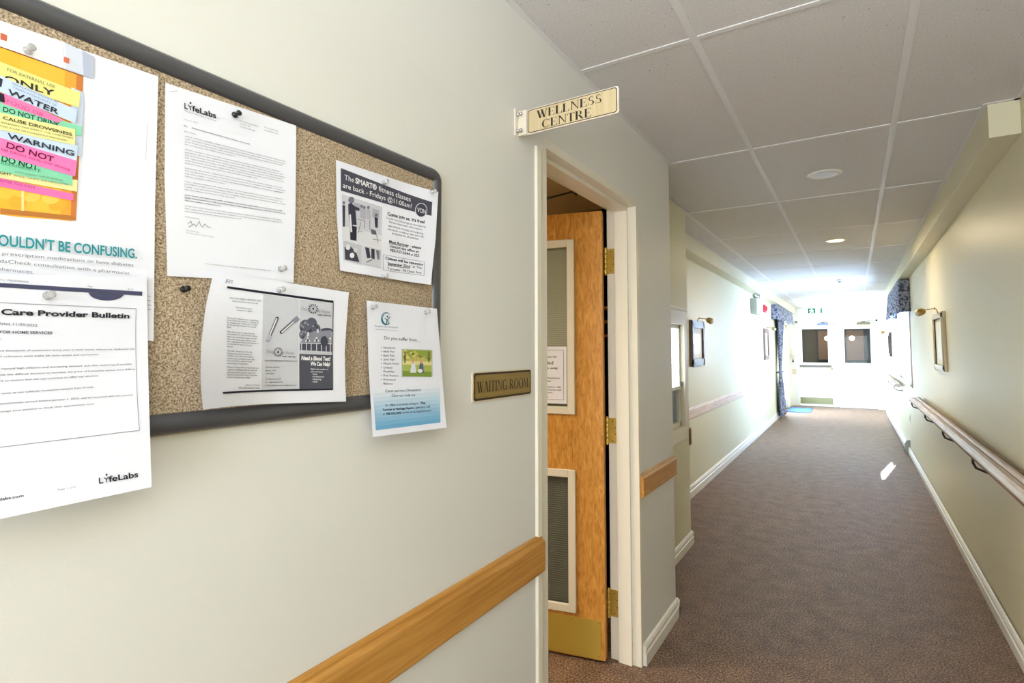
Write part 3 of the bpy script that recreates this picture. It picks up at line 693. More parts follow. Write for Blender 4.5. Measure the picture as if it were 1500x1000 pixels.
p.path([(274, 328), (279, 324), (281, 330), (275, 333), (284, 328), (286, 332), (289, 328), (291, 324), (293, 330), (296, 333), (299, 328), (303, 332), (308, 333.5)], .6, (60, 60, 80))
pt('Sue Paradis', (272, 338), (291, 341), 1.9, (140, 140, 150)); pt('Vice President, Client Services', (272, 341.5), (313, 348), 1.9, (140, 140, 150))
pt('For more information, please contact: 1-877-849-3637 or visit www.lifelabs.com', (301, 387), (396, 397), 1.9, (120, 120, 130))
p.line((249, 134), (260, 133), .6, (170, 170, 180)); p.done()
# --- fitness flyer
p = Paper('flyer', 'flyer with a dark banner about fitness classes at the upper right of the board', lambda y, z: XP+.002+.013*min(1.3, max(0, (y-.90)/.12))**1.5+.012*max(0, (1.67-z)/.12)**2,
          [(492, 234), (493, 310), (498, 396)], [(642, 281), (638, 350), (631, 417)])
def pt(b, a, c, h, col=(70, 70, 84), bold=0, l=4): p.text(b, a, c, h, col, bold, l)
p.quad([(498.9, 246), (632.9, 296), (631.7, 316), (498.9, 279)], (78, 78, 92), 1, 10, 3)
pt('The', (504, 263), (518, 267.5), 8, (240, 240, 246)); pt('SMART®', (520, 268), (551, 278.5), 8.2, (250, 250, 255), .02); pt('fitness classes', (554, 279.5), (601, 295.5), 8, (240, 240, 246))
pt('are back - Fridays @11:00am!', (501.5, 274.5), (602.5, 305), 7.8, (240, 240, 246))
p.disc(616.5, 307.8, 9, 10.5, (214, 214, 222), 2); p.disc(616.5, 307.8, 8, 9.5, (70, 70, 84), 3); pt('VON', (610.5, 310.3), (622.8, 313.5), 7, (240, 240, 246), 0, 5)
# class photograph, in greys
g1 = (206, 206, 216); g2 = (120, 120, 136); g3 = (62, 62, 78); g4 = (176, 176, 190)
p.quad([(500.4, 284), (559.4, 303), (558.1, 362.8), (501, 351.3)], g1, 1); p.quad([(500.4, 330), (558.6, 345), (558.1, 362.8), (501, 351.3)], (222, 222, 230), 2)
for q_ in ((518, 296, 9, 7), (545, 305, 10, 12)): p.quad([(q_[0], q_[1]), (q_[0]+q_[2], q_[1]+q_[2]*.3), (q_[0]+q_[2], q_[1]+q_[3]+3), (q_[0], q_[1]+q_[3])], g4, 2)
p.disc(514, 293, 4.4, 5, g2, 4); p.poly([(509.5, 299), (514, 297), (519, 302), (526, 305), (526, 309), (520, 308), (522, 331), (512, 329), (510, 315)], g3, 4); p.poly([(512, 329), (522, 331), (521.5, 353), (512.5, 351)], (46, 46, 60), 4)
p.line((512, 314), (514, 340), 2.4, (236, 236, 240), 5); p.line((516, 330), (522, 331), 1.8, (230, 230, 236), 5)
p.disc(503, 297, 2, 2.6, g2, 4); p.poly([(501, 300), (505, 301), (504.5, 332), (501.5, 332)], g3, 4)
for (a_, b_) in ((533, 305), (539, 305), (529, 303)): p.disc(a_, b_-1, 2, 2.4, g2, 4); p.poly([(a_-2, b_+1), (a_+3, b_+2), (a_+2, b_+16), (a_-2, b_+16)], (180, 180, 194), 4)
p.disc(550.5, 315, 2.2, 2.6, g2, 4); p.poly([(548, 318), (553, 319), (552.5, 334), (549, 333)], g3, 4)
p.poly([(542, 335), (550, 338), (551, 344), (544, 343)], (96, 96, 112), 4)
for a_, b_, c_, d_ in ((524, 321, 534, 324), (534, 324, 533, 334), (541, 322, 541, 336), (524, 338, 531, 340), (528, 325, 524, 342), (545, 350, 557, 352), (551, 344, 553, 356)): p.line((a_, b_), (c_, d_), .8, g2, 4)
p.quad([(502, 352.5), (529.4, 359), (528.7, 387), (503, 380.6)], (196, 196, 206), 3); p.quad([(530.8, 359.4), (558, 365), (557.3, 392.2), (530.8, 386.4)], (208, 208, 216), 3)
p.poly([(504, 362), (510, 358), (516, 364), (522, 372), (526, 384), (505, 380)], (70, 70, 84), 4); p.disc(509, 362, 3.4, 4, (224, 224, 230), 5); p.disc(520, 366, 3, 3.6, (210, 210, 218), 5); p.disc(515, 374, 3.4, 4, (235, 235, 240), 5)
p.poly([(534, 362), (540, 363), (542, 378), (537, 378)], g3, 5); p.poly([(543, 364), (548, 365), (548, 380), (543, 378)], g3, 5); p.poly([(550, 366), (555, 367), (555, 380), (552, 380)], g2, 5); p.line((536, 384), (545, 380), 1.6, g2, 5)
pt("Come join us, it's free!", (567, 315), (621.6, 327.5), 5, bold=.02)
for b_, a_, c_ in (('Gentle exercise program provided by', (565, 320), (623.5, 334)), ('fitness instructors who receive', (569.4, 326), (617.8, 337.4)), ('specialized training and ongoing', (568, 331.4), (619, 343.4)), ('education to deliver safe exercise', (567, 336.5), (620, 348)), ('programs for all abilities.', (573.8, 342.6), (612.8, 351.5))): pt(b_, a_, c_, 3.2, (128, 128, 146))
pt('Must Register - please', (569.4, 355.3), (616, 364.8), 4, bold=.02); pt('contact the office at:', (570.5, 361.8), (613.4, 370.5), 4, bold=.015); pt('705-737-5044 x 225', (570.5, 368), (613.4, 376.3), 4, bold=.015)
p.line((569.4, 356.4), (597, 362), .6, (70, 70, 84))
for a_, b_ in (((561, 372.6), (621.6, 383.6)), ((621.6, 383.6), (621, 403.4)), ((621, 403.4), (561, 395.7)), ((561, 395.7), (561, 372.6))): p.line(a_, b_, .5, (150, 150, 164), 1)
pt('Classes will be resuming', (563.9, 379.4), (619.4, 389.3), 4.2, bold=.02); pt('September 22nd', (567.2, 387.5), (600, 392), 4.2, bold=.02); pt('at The', (604, 392), (617, 394), 4); pt('Terraces - 90 Dean Ave.', (567.2, 395), (617.2, 401), 4); p.line((567.2, 388.6), (600, 393), .6, (70, 70, 84))
p.done()
# --- blood test brochure
p = Paper('brochure', 'landscape black and white brochure with test tubes and a house, below the letter', lambda y, z: XP+.0085+.020*max(0, (.60-y)/.10)**2*max(0, (1.56-z)/.16)+.004*max(0, (1.42-z)/.1),
          [(313, 397), (301, 450), (294.5, 505), (293.5, 555), (297, 600)], [(511, 428), (508, 470), (505, 515), (505.5, 555), (507, 588)])
def pt(b, a, c, h, col=(84, 84, 98), bold=0, l=4, shear=0): p.text(b, a, c, h, col, bold, l, shear)
BK = (34, 34, 48)
p.quad([(385.2, 430.7), (438.4, 438.9), (437.3, 569.4), (383.4, 570.8)], (206, 208, 218), 1, 4, 8)
p.quad([(438.4, 438.9), (486.9, 442.8), (486.5, 569), (438, 569.4)], (204, 206, 216), 1, 4, 8)
p.line((332.4, 420.6), (488, 442), 3.2, BK, 2); p.line((325.8, 575.2), (487.3, 569.7), 2.8, BK, 2); p.line((487.8, 442), (487, 570), 1, BK, 2); p.line((438.2, 440), (437.6, 569), .8, (230, 230, 238), 2)
# house photograph
dk = (84, 86, 98)
p.quad([(438.2, 518), (486.7, 520), (486.5, 569), (438, 569.4)], dk, 2)
for a_, b_, c_ in ((447, 478, 10), (456, 474, 9), (444, 490, 7), (462, 482, 8), (452, 486, 9)): p.disc(a_, b_, c_*.9, c_, (96, 98, 112), 2)
for k in range(26): p.disc(440+rg.random()*26, 469+rg.random()*26, 1.5, 1.7, ((150, 152, 164), (62, 64, 78))[k % 2], 3, n=6)
p.disc(478, 484, 9, 4, (74, 76, 92), 2)
p.poly([(439, 502), (450, 488), (460, 485), (485, 483.5), (485.5, 503)], (142, 144, 158), 3); p.quad([(439, 502), (485.5, 503), (485.5, 516), (439, 513)], (78, 80, 96), 3)
p.quad([(449, 487), (452, 486), (452, 492), (449, 493)], (220, 220, 228), 4); p.quad([(463.5, 482), (466, 482), (466, 487), (463.5, 487)], (220, 220, 228), 4)
for a_, b_ in ((450, 497), (463, 497)): p.poly([(a_-4, b_+3), (a_, b_-4), (a_+4, b_+3)], (232, 232, 238), 4); p.quad([(a_-1.5, b_-1), (a_+1.5, b_-1), (a_+1.5, b_+3), (a_-1.5, b_+3)], (80, 82, 96), 5)
for a_ in (441, 448, 455, 463, 470, 477, 483): p.line((a_, 502.5), (a_, 515.5), 1, (226, 226, 234), 5)
p.line((439, 502.3), (485.5, 503.5), 1, (220, 220, 228), 5); p.line((439, 513.5), (485, 516), 1.8, (206, 206, 216), 5); p.disc(474, 500, 5.5, 8, (70, 72, 86), 6); p.line((482.5, 494), (483, 520), .8, (230, 230, 236), 6); p.disc(482.5, 495.5, 1.3, 1.3, (250, 250, 255), 7)
WH = (242, 242, 248)
pt('Need a Blood Test?', (440.8, 526.8), (483.3, 528.2), 6.2, WH, .04); pt('We Can Help!', (454, 535), (482.8, 535.9), 5.8, WH, .04)
pt('Right in the comfort of', (454.6, 541.3), (480, 541.8), 2.3, WH, .01); pt('your own home', (454.6, 545), (472, 545.5), 2.3, WH, .01)
for b_, v_, e_ in (('• Fast', 548.8, 464), ('• Professional', 552.5, 473.7), ('• Relaxing', 556.2, 470), ('• Safe', 559.9, 464.5)): pt(b_, (456.5, v_), (e_, v_), 2.3, WH, .01)
def flower(cu, cv, r):
    for k in range(12):
        a = 2*PI*k/12; ca, sa = math.cos(a), math.sin(a)
        p.poly([(cu+ca*r*.5, cv+sa*r*.5), (cu+math.cos(a+.16)*r*.85, cv+math.sin(a+.16)*r*.85), (cu+ca*r, cv+sa*r), (cu+math.cos(a-.16)*r*.85, cv+math.sin(a-.16)*r*.85)], (40, 40, 52), 5)
    p.poly([(cu, cv-2.6), (cu+1.5, cv+.6), (cu, cv+2), (cu-1.5, cv+.6)], (40, 40, 52), 5)
flower(458, 452.2, 7.6); pt('Daisy', (441, 454), (452, 455.5), 5.5, (150, 152, 166)); pt('at Home', (464.5, 457), (483, 459), 5, (150, 152, 166)); pt('CARE + SERVICES', (464, 461.8), (484, 463.4), 2.2, (50, 50, 64), .02)
flower(406.5, 515.4, 7.2); pt('Daisy', (390, 516.5), (400.5, 517.3), 5.2, (150, 152, 166)); pt('at Home', (412.5, 518), (430, 519.3), 4.8, (150, 152, 166)); pt('CARE + SERVICES', (412.5, 522.8), (432, 523.6), 2, (50, 50, 64), .02)
def tubeprint(a, b_, w):
    p.line(a, b_, w, (110, 112, 126), 3, 1); dx, dy = b_[0]-a[0], b_[1]-a[1]; k = math.hypot(dx, dy); nx, ny = -dy/k, dx/k
    p.line((a[0]+nx*.5, a[1]+ny*.5), (b_[0]+nx*.5, b_[1]+ny*.5), w*.35, (232, 232, 240), 4, 1); p.disc(a[0], a[1], w/2, w/2, (70, 72, 88), 3, n=10)
tubeprint((405.4, 466), (394, 493), 5); p.line((395, 491), (391.5, 499), 7, (190, 192, 206), 5, 1); p.disc(391.4, 499, 3, 2, (160, 162, 176), 5)
tubeprint((411.5, 486.5), (431, 469), 5); p.line((429, 471), (436, 465), 7, (140, 142, 158), 5, 1)
p.line((386.7, 528.6), (434.7, 529.3), .5, (110, 110, 126), 3); pt('www.daisyathomebloodservices.com', (387, 528), (434.7, 528.6), 1.5)
for b_, v_, e_ in (('224 Cap Hill Rd.', 539, 409), ('Barrie, ON', 543.6, 403), ('L4N 8G4', 548, 401), ('T: 705-555-0199', 556.4, 411), ('F: 1-888-800-5775', 560.8, 413.5), ('E: bloodathomeservices@mail.com', 565.2, 433)): pt(b_, (388.5, v_), (e_, v_-.2), 2.3)
pt('DO YOU NEED A BLOOD TEST', (336, 437.5), (382, 441.8), 2.6); pt('Here is all you have to do:', (339.5, 441.6), (377.8, 445.5), 2.4, shear=.2); pt('We come to you -', (344.6, 451), (370, 453.3), 2.4, shear=.2); pt('home or office', (346.3, 455), (369.3, 456.9), 2.4, shear=.2)
col_txt = [(265, 'Once you receive your requisition', 1), (285, 'form from your doctor, contact us', 1), (305, 'by telephone, email, you or fax', .96), (325, 'all of the information is on the', .92), (345, 'flyer.', .14),
 (385, 'We will set up an appointment', .88), (405, 'convenient for you in the location', .97), (428, 'that you would feel best as well.', .95), (450, 'We will draw your blood, take', .92), (470, 'the requisition form and deliver it', 1), (490, 'to the lab for you and your', .8), (512, 'doctor.', .2),
 (550, 'We will contact you the day', .8), (572, 'before your appointment to', .78), (592, 'confirm the time and place,', .84), (615, 'answer any questions you may', .88), (635, 'have and do a quick covid', .78), (657, 'screening if necessary.', .66),
 (690, 'Daisy at Home Blood Services is a', 1), (712, 'registered Mobile Blood Service', .95), (735, 'and we work closely with the', .9), (755, 'Simcoe County laboratory Chamber', .97), (777, 'and to service you safely.', .75)]
for zv, b_, wd in col_txt:
    v_ = 420+zv/5.883+1; sl = .06*(575-v_)/130
    pt(b_, (332, v_), (332+46*wd, v_+46*wd*sl*2), 2.3, (90, 90, 106), .008)
pt('Daisy at Home', (359, 564.6), (379.5, 564.8), 2.4, shear=.2); pt('We will come to you', (349, 568.8), (379.5, 569), 2.4, shear=.2, bold=.02)
pt('$35', (329.5, 413), (340.5, 415.2), 5, (110, 110, 140), shear=.3); p.done()
# --- chiropractic flyer
p = Paper('flyer', 'flyer with blue fade and small park photo overhanging the board at lower right', lambda y, z: XP+.0105+.030*max(0, (1.40-z)/.16)**2,
          [(537, 440), (540, 540), (546, 640)], [(640, 452), (647, 540), (654, 626)])
def pt(b, a, c, h, col=(104, 106, 122), bold=0, l=5): p.text(b, a, c, h, col, bold, l)
for k in range(10):
    t0, t1 = k/10, (k+1)/10; w_ = (k+.5)/10
    f = lambda a_, b_, t: (a_[0]+(b_[0]-a_[0])*t, a_[1]+(b_[1]-a_[1])*t)
    p.quad([f((545.5, 570), (550.2, 630), t0), f((643.5, 562), (645, 618.5), t0), f((643.5, 562), (645, 618.5), t1), f((545.5, 570), (550.2, 630), t1)], (int(238-132*w_), int(241-74*w_), int(250-42*w_)), 1, 8, 1)
TEAL = (52, 116, 140)
for k in range(16):
    a0 = math.radians(40+k*17.5); a1 = math.radians(40+(k+1)*17.5); w_ = 2.6*math.sin(PI*(k+.5)/16)+.4
    P_ = lambda a, r: (565.2+math.cos(a)*r*.92, 466.5-math.sin(a)*r*1.15)
    p.poly([P_(a0, 8.4), P_(a1, 8.4), P_(a1, 8.4-w_), P_(a0, 8.4-w_)], (120, 160, 176) if k < 8 else TEAL, 3)
p.disc(567, 463.5, 1.3, 1.5, TEAL, 4); p.path([(563, 466), (566.5, 468.5), (571, 464)], 1.2, TEAL, 4); p.path([(566.5, 468), (565, 474)], 1.4, TEAL, 4); p.path([(567, 468), (569, 474)], 1.2, (96, 160, 160), 4)
pt('Complete Care Chiropractic', (548, 478.3), (582.4, 480.6), 2.8, (96, 120, 136)); p.line((549, 482), (582, 484), .4, (150, 160, 170), 3)
pt('Do you suffer from...', (562, 496.8), (613.6, 500.2), 5, (96, 98, 112))
for b_, zv, e_, bul in (('Headaches', 365, 578.5, 1), ('Neck Pain', 390, 577, 1), ('Back Pain', 417, 577, 1), ('Joint Pain', 443, 577, 1), ('Muscle Aches', 470, 583.5, 1), ('Limited', 497, 573.5, 1), ('Flexibility', 523, 577, 0), ('Poor Posture', 550, 582.5, 1), ('Decreased', 577, 579, 1), ('Balance', 604, 574.5, 0)):
    v_ = 430+zv/4.544; pt(b_, (561, v_), (e_, v_+.3), 3.1)
    if bul: p.disc(557.8, v_-1.3, .5, .6, (110, 112, 126), 4, n=8)
# park photograph
A_ = [(589, 511.9), (631.7, 513.2), (632, 549.5), (589, 550.6)]
def inner(x0, y0, x1, y1): 
    f = lambda x, y: (A_[0][0]+(A_[1][0]-A_[0][0])*x+(A_[3][0]-A_[0][0])*y, A_[0][1]+(A_[1][1]-A_[0][1])*x+(A_[3][1]-A_[0][1])*y)
    return [f(x0, y0), f(x1, y0), f(x1, y1), f(x0, y1)]
p.quad([(587.8, 510.6), (633, 512), (633.4, 551), (587.8, 552.2)], (200, 200, 200), 2)
p.quad(inner(0, 0, 1, 1), (176, 190, 96), 3); p.quad(inner(0, 0, 1, .3), (150, 164, 74), 4); p.quad(inner(0, .42, 1, .56), (226, 216, 150), 4); p.quad(inner(0, .8, 1, 1), (132, 156, 66), 4)
for k in range(16): q_ = inner(rg.random()*.9, rg.random()*.28, 1, 1)[0]; p.disc(q_[0]+2, q_[1]+2, 2.6, 2.2, ((196, 190, 90), (110, 130, 60), (224, 212, 130))[k % 3], 5, n=8)
p.quad(inner(.06, .05, .1, .5), (110, 90, 60), 5); p.quad(inner(.88, .05, .92, .45), (120, 100, 66), 5)
for cx_, body_, r_ in ((.36, (222, 226, 240), 1), (.64, (96, 100, 140), .9)):
    q_ = inner(cx_, .42, 1, 1)[0]; p.disc(q_[0], q_[1], 1.9, 2.1, (214, 160, 120), 6, n=10)
    p.poly([(q_[0]-2, q_[1]+2), (q_[0]+2.4, q_[1]+2), (q_[0]+4.5*r_, q_[1]+17), (q_[0]-4.5*r_, q_[1]+17)], body_, 6)
    p.line((q_[0], q_[1]+4), (q_[0]-6, q_[1]-7), 1.1, (222, 176, 140), 6); p.line((q_[0], q_[1]+4), (q_[0]+5, q_[1]-8), 1.1, (222, 176, 140), 6)
q_ = inner(.6, .78, 1, 1)[0]; p.disc(q_[0], q_[1], 3.6, 3, (238, 238, 240), 7, n=10)
pt('Come see how Chiropractic', (563.5, 574.3), (616.3, 572.3), 4, (110, 112, 128)); pt('Care can help me', (573, 580.9), (607.5, 579.8), 4, (110, 112, 128))
D_ = (70, 84, 104)
pt('Dr. Miller is currently coming to', (564, 595), (612, 592), 3.4, D_); pt('The', (615, 591.8), (622.4, 591.3), 3.4, (50, 60, 80), .02)
pt('Terrace at Heritage Square,', (559.7, 601.7), (606, 598.3), 3.4, (44, 54, 76), .02); pt('give us a call', (608, 598.2), (629, 596.7), 3.4, D_); pt('at', (560.4, 607.8), (563, 607.6), 3.2, D_); pt('705-722-3533', (565, 607.5), (587, 605.8), 3.4, (44, 54, 76), .02); pt('to book an appointment!', (589, 605.6), (631, 602.2), 3.4, D_)
p.done()

# ------------------------------------------------------------------ push pins
def pin(u, v, mm, label, group, lift=.0):
    P = at(u, v, 0, XP+lift+.012)
    q = MB(); q.lathe([(.0008, -.012), (.0008, 0), (.0052, 0), (.0052, .0015), (.0028, .0035), (.0024, .008), (.0044, .0105), (.0046, .0125), (.003, .0135)], (0, 0, 0), (1, .05, .1), mm, 14)
    o = q.build('push_pin'); o.location = (XP+lift, P.y, P.z)
    return tag(o, label, 'pin', group)
BKG, CLG = 'black push pins', 'clear push pins'
pin(350, 166, M_blackp, 'black push pin holding the typed letter', BKG, .002)
pin(275, 423, M_blackp, 'black push pin stuck in bare cork left of the brochure', BKG)
for u, v, lb, lf in ((46, 70, 'clear push pin on the white bottle cap of the medication poster', .002), (75, 432, 'clear push pin on the dark band of the bulletin sheet', .0065), (568, 266, 'clear push pin at the top edge of the fitness flyer', .002), (567, 404, 'clear push pin at the bottom edge of the fitness flyer', .005), (638, 280, 'clear push pin at the top right corner of the fitness flyer', .014), (415, 424, 'clear push pin at the top of the test tube brochure', .0085), (551, 449, 'clear push pin at the top left corner of the blue fade flyer', .0105), (629, 457, 'clear push pin at the top right corner of the blue fade flyer', .0105), (417, 393, 'clear push pin at the bottom right of the typed letter', .004)):
    pin(u, v, M_clear, lb, CLG, lf)

# ------------------------------------------------------------------ notice behind door glass frame
q = MB(); N1 = (.178, .52, 1.185, 1.462)
lbox(q, N1[0], N1[1], N1[2], N1[3], -.0005, -.0018, M_paper); nt_ = q.build('door_notice', None); nt_.location = HP; nt_.rotation_euler = (0, 0, DANG)
tag(nt_, 'white framed notice taped on the upper glass of the oak door', 'notice')
def dl(q, a, b_, z0, z1, mm): lbox(q, a, b_, z0, z1, .0003, -.0003, mm)
q = MB(); c_ = ink(90, 84, 80)
dl(q, .192, .506, 1.203, 1.2045, c_); dl(q, .192, .506, 1.444, 1.4455, c_); dl(q, .192, .1935, 1.203, 1.4455, c_); dl(q, .5045, .506, 1.203, 1.4455, c_)
b1 = q.build('notice_border'); b1.parent = nt_
q = MB()
for b_, xr, z, h, w in (('Room is open for', .225, 1.408, .010, .13), ('scheduled', .245, 1.375, .017, .11), ('appointments only', .222, 1.352, .011, .17), ('Please check in with members', .212, 1.305, .009, .22), ('Thank you."', .25, 1.290, .009, .09), ('If you have any questions call', .208, 1.262, .007, .22), ('the front desk and someone will', .206, 1.248, .007, .22), ('assist you', .25, 1.235, .007, .08), ('Thanks', .27, 1.214, .006, .05)):
    vs, fs = glyphs(b_, .01)
    q.add([(xr+w*(1-x), .0004, z+h*y) for x, y in vs], fs, c_)
b2 = q.build('lettering', fix=False); b2.parent = nt_

# ------------------------------------------------------------------ waiting room interior
M_rm = mat('waiting_room_wall', srgb(206, 190, 150), .6)
m = MB()
m.box((-4.1, 3.07, 0), (X1-.14, 3.13, H), M_rm); m.box((-4.1, -.5, 0), (X1-.14, -.44, H), M_rm); m.box((-4.16, -.5, 0), (-4.1, 3.13, H), M_rm)
struct(m.build('wall_waiting_room'), 'tan walls inside the waiting room', 'wall')
m = MB(); m.box((-4.1, -.44, 2.30), (X1-.14, 3.07, 2.34), mat('waiting_room_ceiling_paint', srgb(190, 170, 128), .7)); struct(m.build('ceiling_waiting_room'), 'tan ceiling inside the waiting room', 'ceiling')
area('waiting_room_lamp', (-2.6, 1.2, 2.2), (0, 0, -1), .8, .8, 45, (1, .86, .66))
# door closer (arm seen under the head)
cl = empty('door_closer', (-1.10, 2.0, 2.15), 'dark door closer arm at the top inside the waiting room doorway', 'door closer')
a0 = at(800, 291, 0, -1.10); a1 = at(838, 281, 0, -1.12); a2 = at(845, 285, 0, -1.06)
m = MB(); m.tube([(-1.12, a0.y-.12, a0.z-.005), a0, a1], .005, M_dark); m.build('arm', cl)
m = MB(); m.tube([a1, a2], .005, M_dark); m.ball(a1, .008, M_dark); m.build('forearm', cl)
m = MB(); m.box((-1.03, a2.y-.02, a2.z-.012), (-1.012, a2.y+.04, a2.z+.012), M_dark); m.build('bracket', cl, bevel=.002)
# rack behind the door
rk = empty('wall_rack', (-1.10, 2.95, 1.0), 'thin wooden rack seen through the gap behind the oak door', 'rack')
for z in (1.52, 1.60, 1.68):
    m = MB(); m.box((-1.9, 2.90, z), (-1.02, 3.068, z+.012), M_oakpale); m.build('shelf', rk)

# ------------------------------------------------------------------ right handrail
def handrail(ya, yb, brackets, label):
    root = empty('handrail', (.55, ya, .87), label, 'handrail', 'handrails on the right wall')
    q = MB(); pr = [(.592, .868), (.592, .918), (.572, .921), (.563, .916), (.558, .908), (.553, .914), (.530, .915), (.516, .908), (.507, .894), (.507, .882), (.518, .868)]
    q.prism(pr, 1, ya, yb, M_handrail); q.build('rail', root, bevel=.002)
    for (x0, z0, x1, z1) in ((.5900, .9165, .5965, .9225), (.5540, .9070, .5610, .9115), (.5055, .878, .5085, .888)):
        q = MB(); q.box((x0, ya+.002, z0), (x1, yb-.002, z1), M_railline); q.build('groove_strip', root)
    for y in brackets:
        q = MB(); q.tube([(.525, y+.05, .874), (.525, y+.05, .838), (.535, y+.035, .815), (.58, y, .800), (XR, y-.01, .800)], .0065, M_dark)
        q.lathe([(.022, 0), (.022, .004), (.012, .008)], (XR, y-.01, .800), (-1, 0, 0), M_dark, 14); q.build('bracket', root)
    return root
handrail(-.6, 7.55, (.3, 1.5, 2.65, 3.79, 4.96, 6.12, 7.45), 'long pale wooden handrail on dark brackets along the near right wall')
handrail(10.3, 15.0, (10.6, 12.3, 14.2), 'bright distant wooden handrail beyond the window on the right wall')

# ------------------------------------------------------------------ pictures with lamps
def picture(name, xw, s_, ya, yb, za, zb, fm, am, depth, fw, label, lampy, lampz, reach, lm):
    """s_=+1 hangs on a wall whose face looks to +x"""
    root = empty(name, (xw, (ya+yb)/2, za), label, 'picture')
    def bx(q, d0, d1, y0, y1, z0, z1, mm): q.box((xw+s_*d0, y0, z0), (xw+s_*d1, y1, z1), mm)
    q = MB()
    # chamfered moulding
    for dd, dep0, dep1, k in ((0, 0, depth*.7, 0), (fw*.3, 0, depth, 0), (fw*.75, 0, depth*.6, 0)):
        w = fw-dd
        bx(q, 0, dep1, ya+dd, ya+fw, za+dd, zb-dd, fm); bx(q, 0, dep1, yb-fw, yb-dd, za+dd, zb-dd, fm)
        bx(q, 0, dep1, ya+dd, yb-dd, za+dd, za+fw, fm); bx(q, 0, dep1, ya+dd, yb-dd, zb-fw, zb-dd, fm)
    q.build('frame', root, bevel=.002)
    q = MB(); bx(q, 0, depth*.35, ya+fw*.9, yb-fw*.9, za+fw*.9, zb-fw*.9, am); art = q.build('mat_board', root)
    q = MB(); bx(q, depth*.35, depth*.36+.0005, ya+fw*1.6, yb-fw*1.6, za+fw*1.8, zb-fw*1.8, mat('print_glass_reflection', srgb(236, 238, 236), .3, noise=(9, srgb(205, 212, 212), 4))); q.build('print', root)  # near-white print colour stands in for reflections in the glass
    lp = empty('picture_light', (xw, lampy, lampz), lm, 'picture light')
    q = MB(); q.tube([(xw+s_*depth*.5, lampy, lampz-.02), (xw+s_*depth, lampy, lampz+.02), (xw+s_*(depth+.02), lampy, lampz+.026), (xw+s_*(reach-.03), lampy, lampz+.012)], .004, M_brassd); q.ball((xw+s_*(depth+.01), lampy, lampz+.03), .006, M_brassd); q.build('arm', lp)
    q = MB(); c0 = Vector((xw+s_*(reach-.05), lampy, lampz+.012)); dr = (s_*.75, -.2, -.35)
    q.lathe([(.006, -.004), (.018, 0), (.027, .012), (.030, .03), (.030, .056), (.028, .058)], c0, dr, M_brassd, 18); q.build('shade', lp)
    q = MB(); q.lathe([(.024, .050), (.024, .064), (.014, .072)], c0, dr, M_white, 16); q.build('bulb', lp)
    return root
M_pf1 = mat('grey_brown_frame', srgb(128, 116, 116), .4, noise=(30, srgb(104, 92, 92), 3)); M_mb = mat('white_mat_board', srgb(236, 238, 240), .6)
M_pf2 = mat('champagne_frame', srgb(190, 176, 142), .35, .2)
picture('framed_picture', X3, 1, 5.60, 6.16, 1.275, 1.745, M_pf1, M_mb, .032, .075, 'dark greyish framed picture on the left wall, nearest the office window', 5.86, 1.745, .17, 'small brass picture light over the nearer picture on the left wall')
picture('framed_picture', X3, 1, 10.9, 11.5, 1.25, 1.83, mat('faded_brown_frame', srgb(150, 120, 108), .5), M_mb, .03, .08, 'faint brown framed picture near the curtained glass door, left wall', 11.2, 1.83, .17, 'small brass picture light over the farther picture on the left wall')
picture('framed_picture', XR, -1, 5.52, 6.12, 1.27, 1.755, M_pf2, M_mb, .030, .048, 'champagne framed picture above the handrail, nearer one on the right wall', 5.78, 1.765, .16, 'brass picture light over the champagne framed picture')
picture('framed_picture', XR, -1, 12.9, 13.5, 1.30, 1.78, M_pf1, M_mb, .035, .07, 'distant dark framed picture beyond the window on the right wall', 13.0, 1.78, .16, 'small distant picture light beyond the window on the right wall')

# ------------------------------------------------------------------ emergency light, fire alarm
em = empty('emergency_light', (X3, 9.75, 2.02), 'grey emergency battery light with two heads high on left wall', 'emergency light')
m = MB(); m.box((X3, 9.52, 2.02), (X3+.10, 9.92, 2.27), mat('emergency_box_grey', srgb(176, 182, 172), .5)); m.build('battery_box', em, bevel=.006)
m = MB()
for y, z in ((9.6, 2.10), (9.6, 2.16), (9.84, 2.20)): m.box((X3+.1, y-.012, z-.012), (X3+.102, y+.012, z+.012), M_dark)
m.build('indicator', em)
for y in (9.60, 9.84):
    m = MB(); m.lathe([(.012, 0), (.034, .012), (.042, .04), (.042, .052)], (X3+.04, y, 2.325), (.8, -.5, -.1), M_chrome, 18); m.tube([(X3+.05, y, 2.27), (X3+.05, y, 2.31)], .01, M_chrome); m.build('lamp_head', em)
fa = empty('fire_alarm', (X3, 11.08, 2.13), 'small red fire alarm bell box on the left wall before the curtain', 'fire alarm')
m = MB(); m.box((X3, 10.98, 2.13), (X3+.035, 11.18, 2.27), mat('alarm_red', srgb(206, 34, 56), .4)); m.build('housing', fa, bevel=.006)
m = MB(); m.lathe([(.05, 0), (.045, .02), (.02, .03)], (X3+.035, 11.08, 2.20), (1, 0, 0), MATS['alarm_red'], 16); m.build('horn', fa)

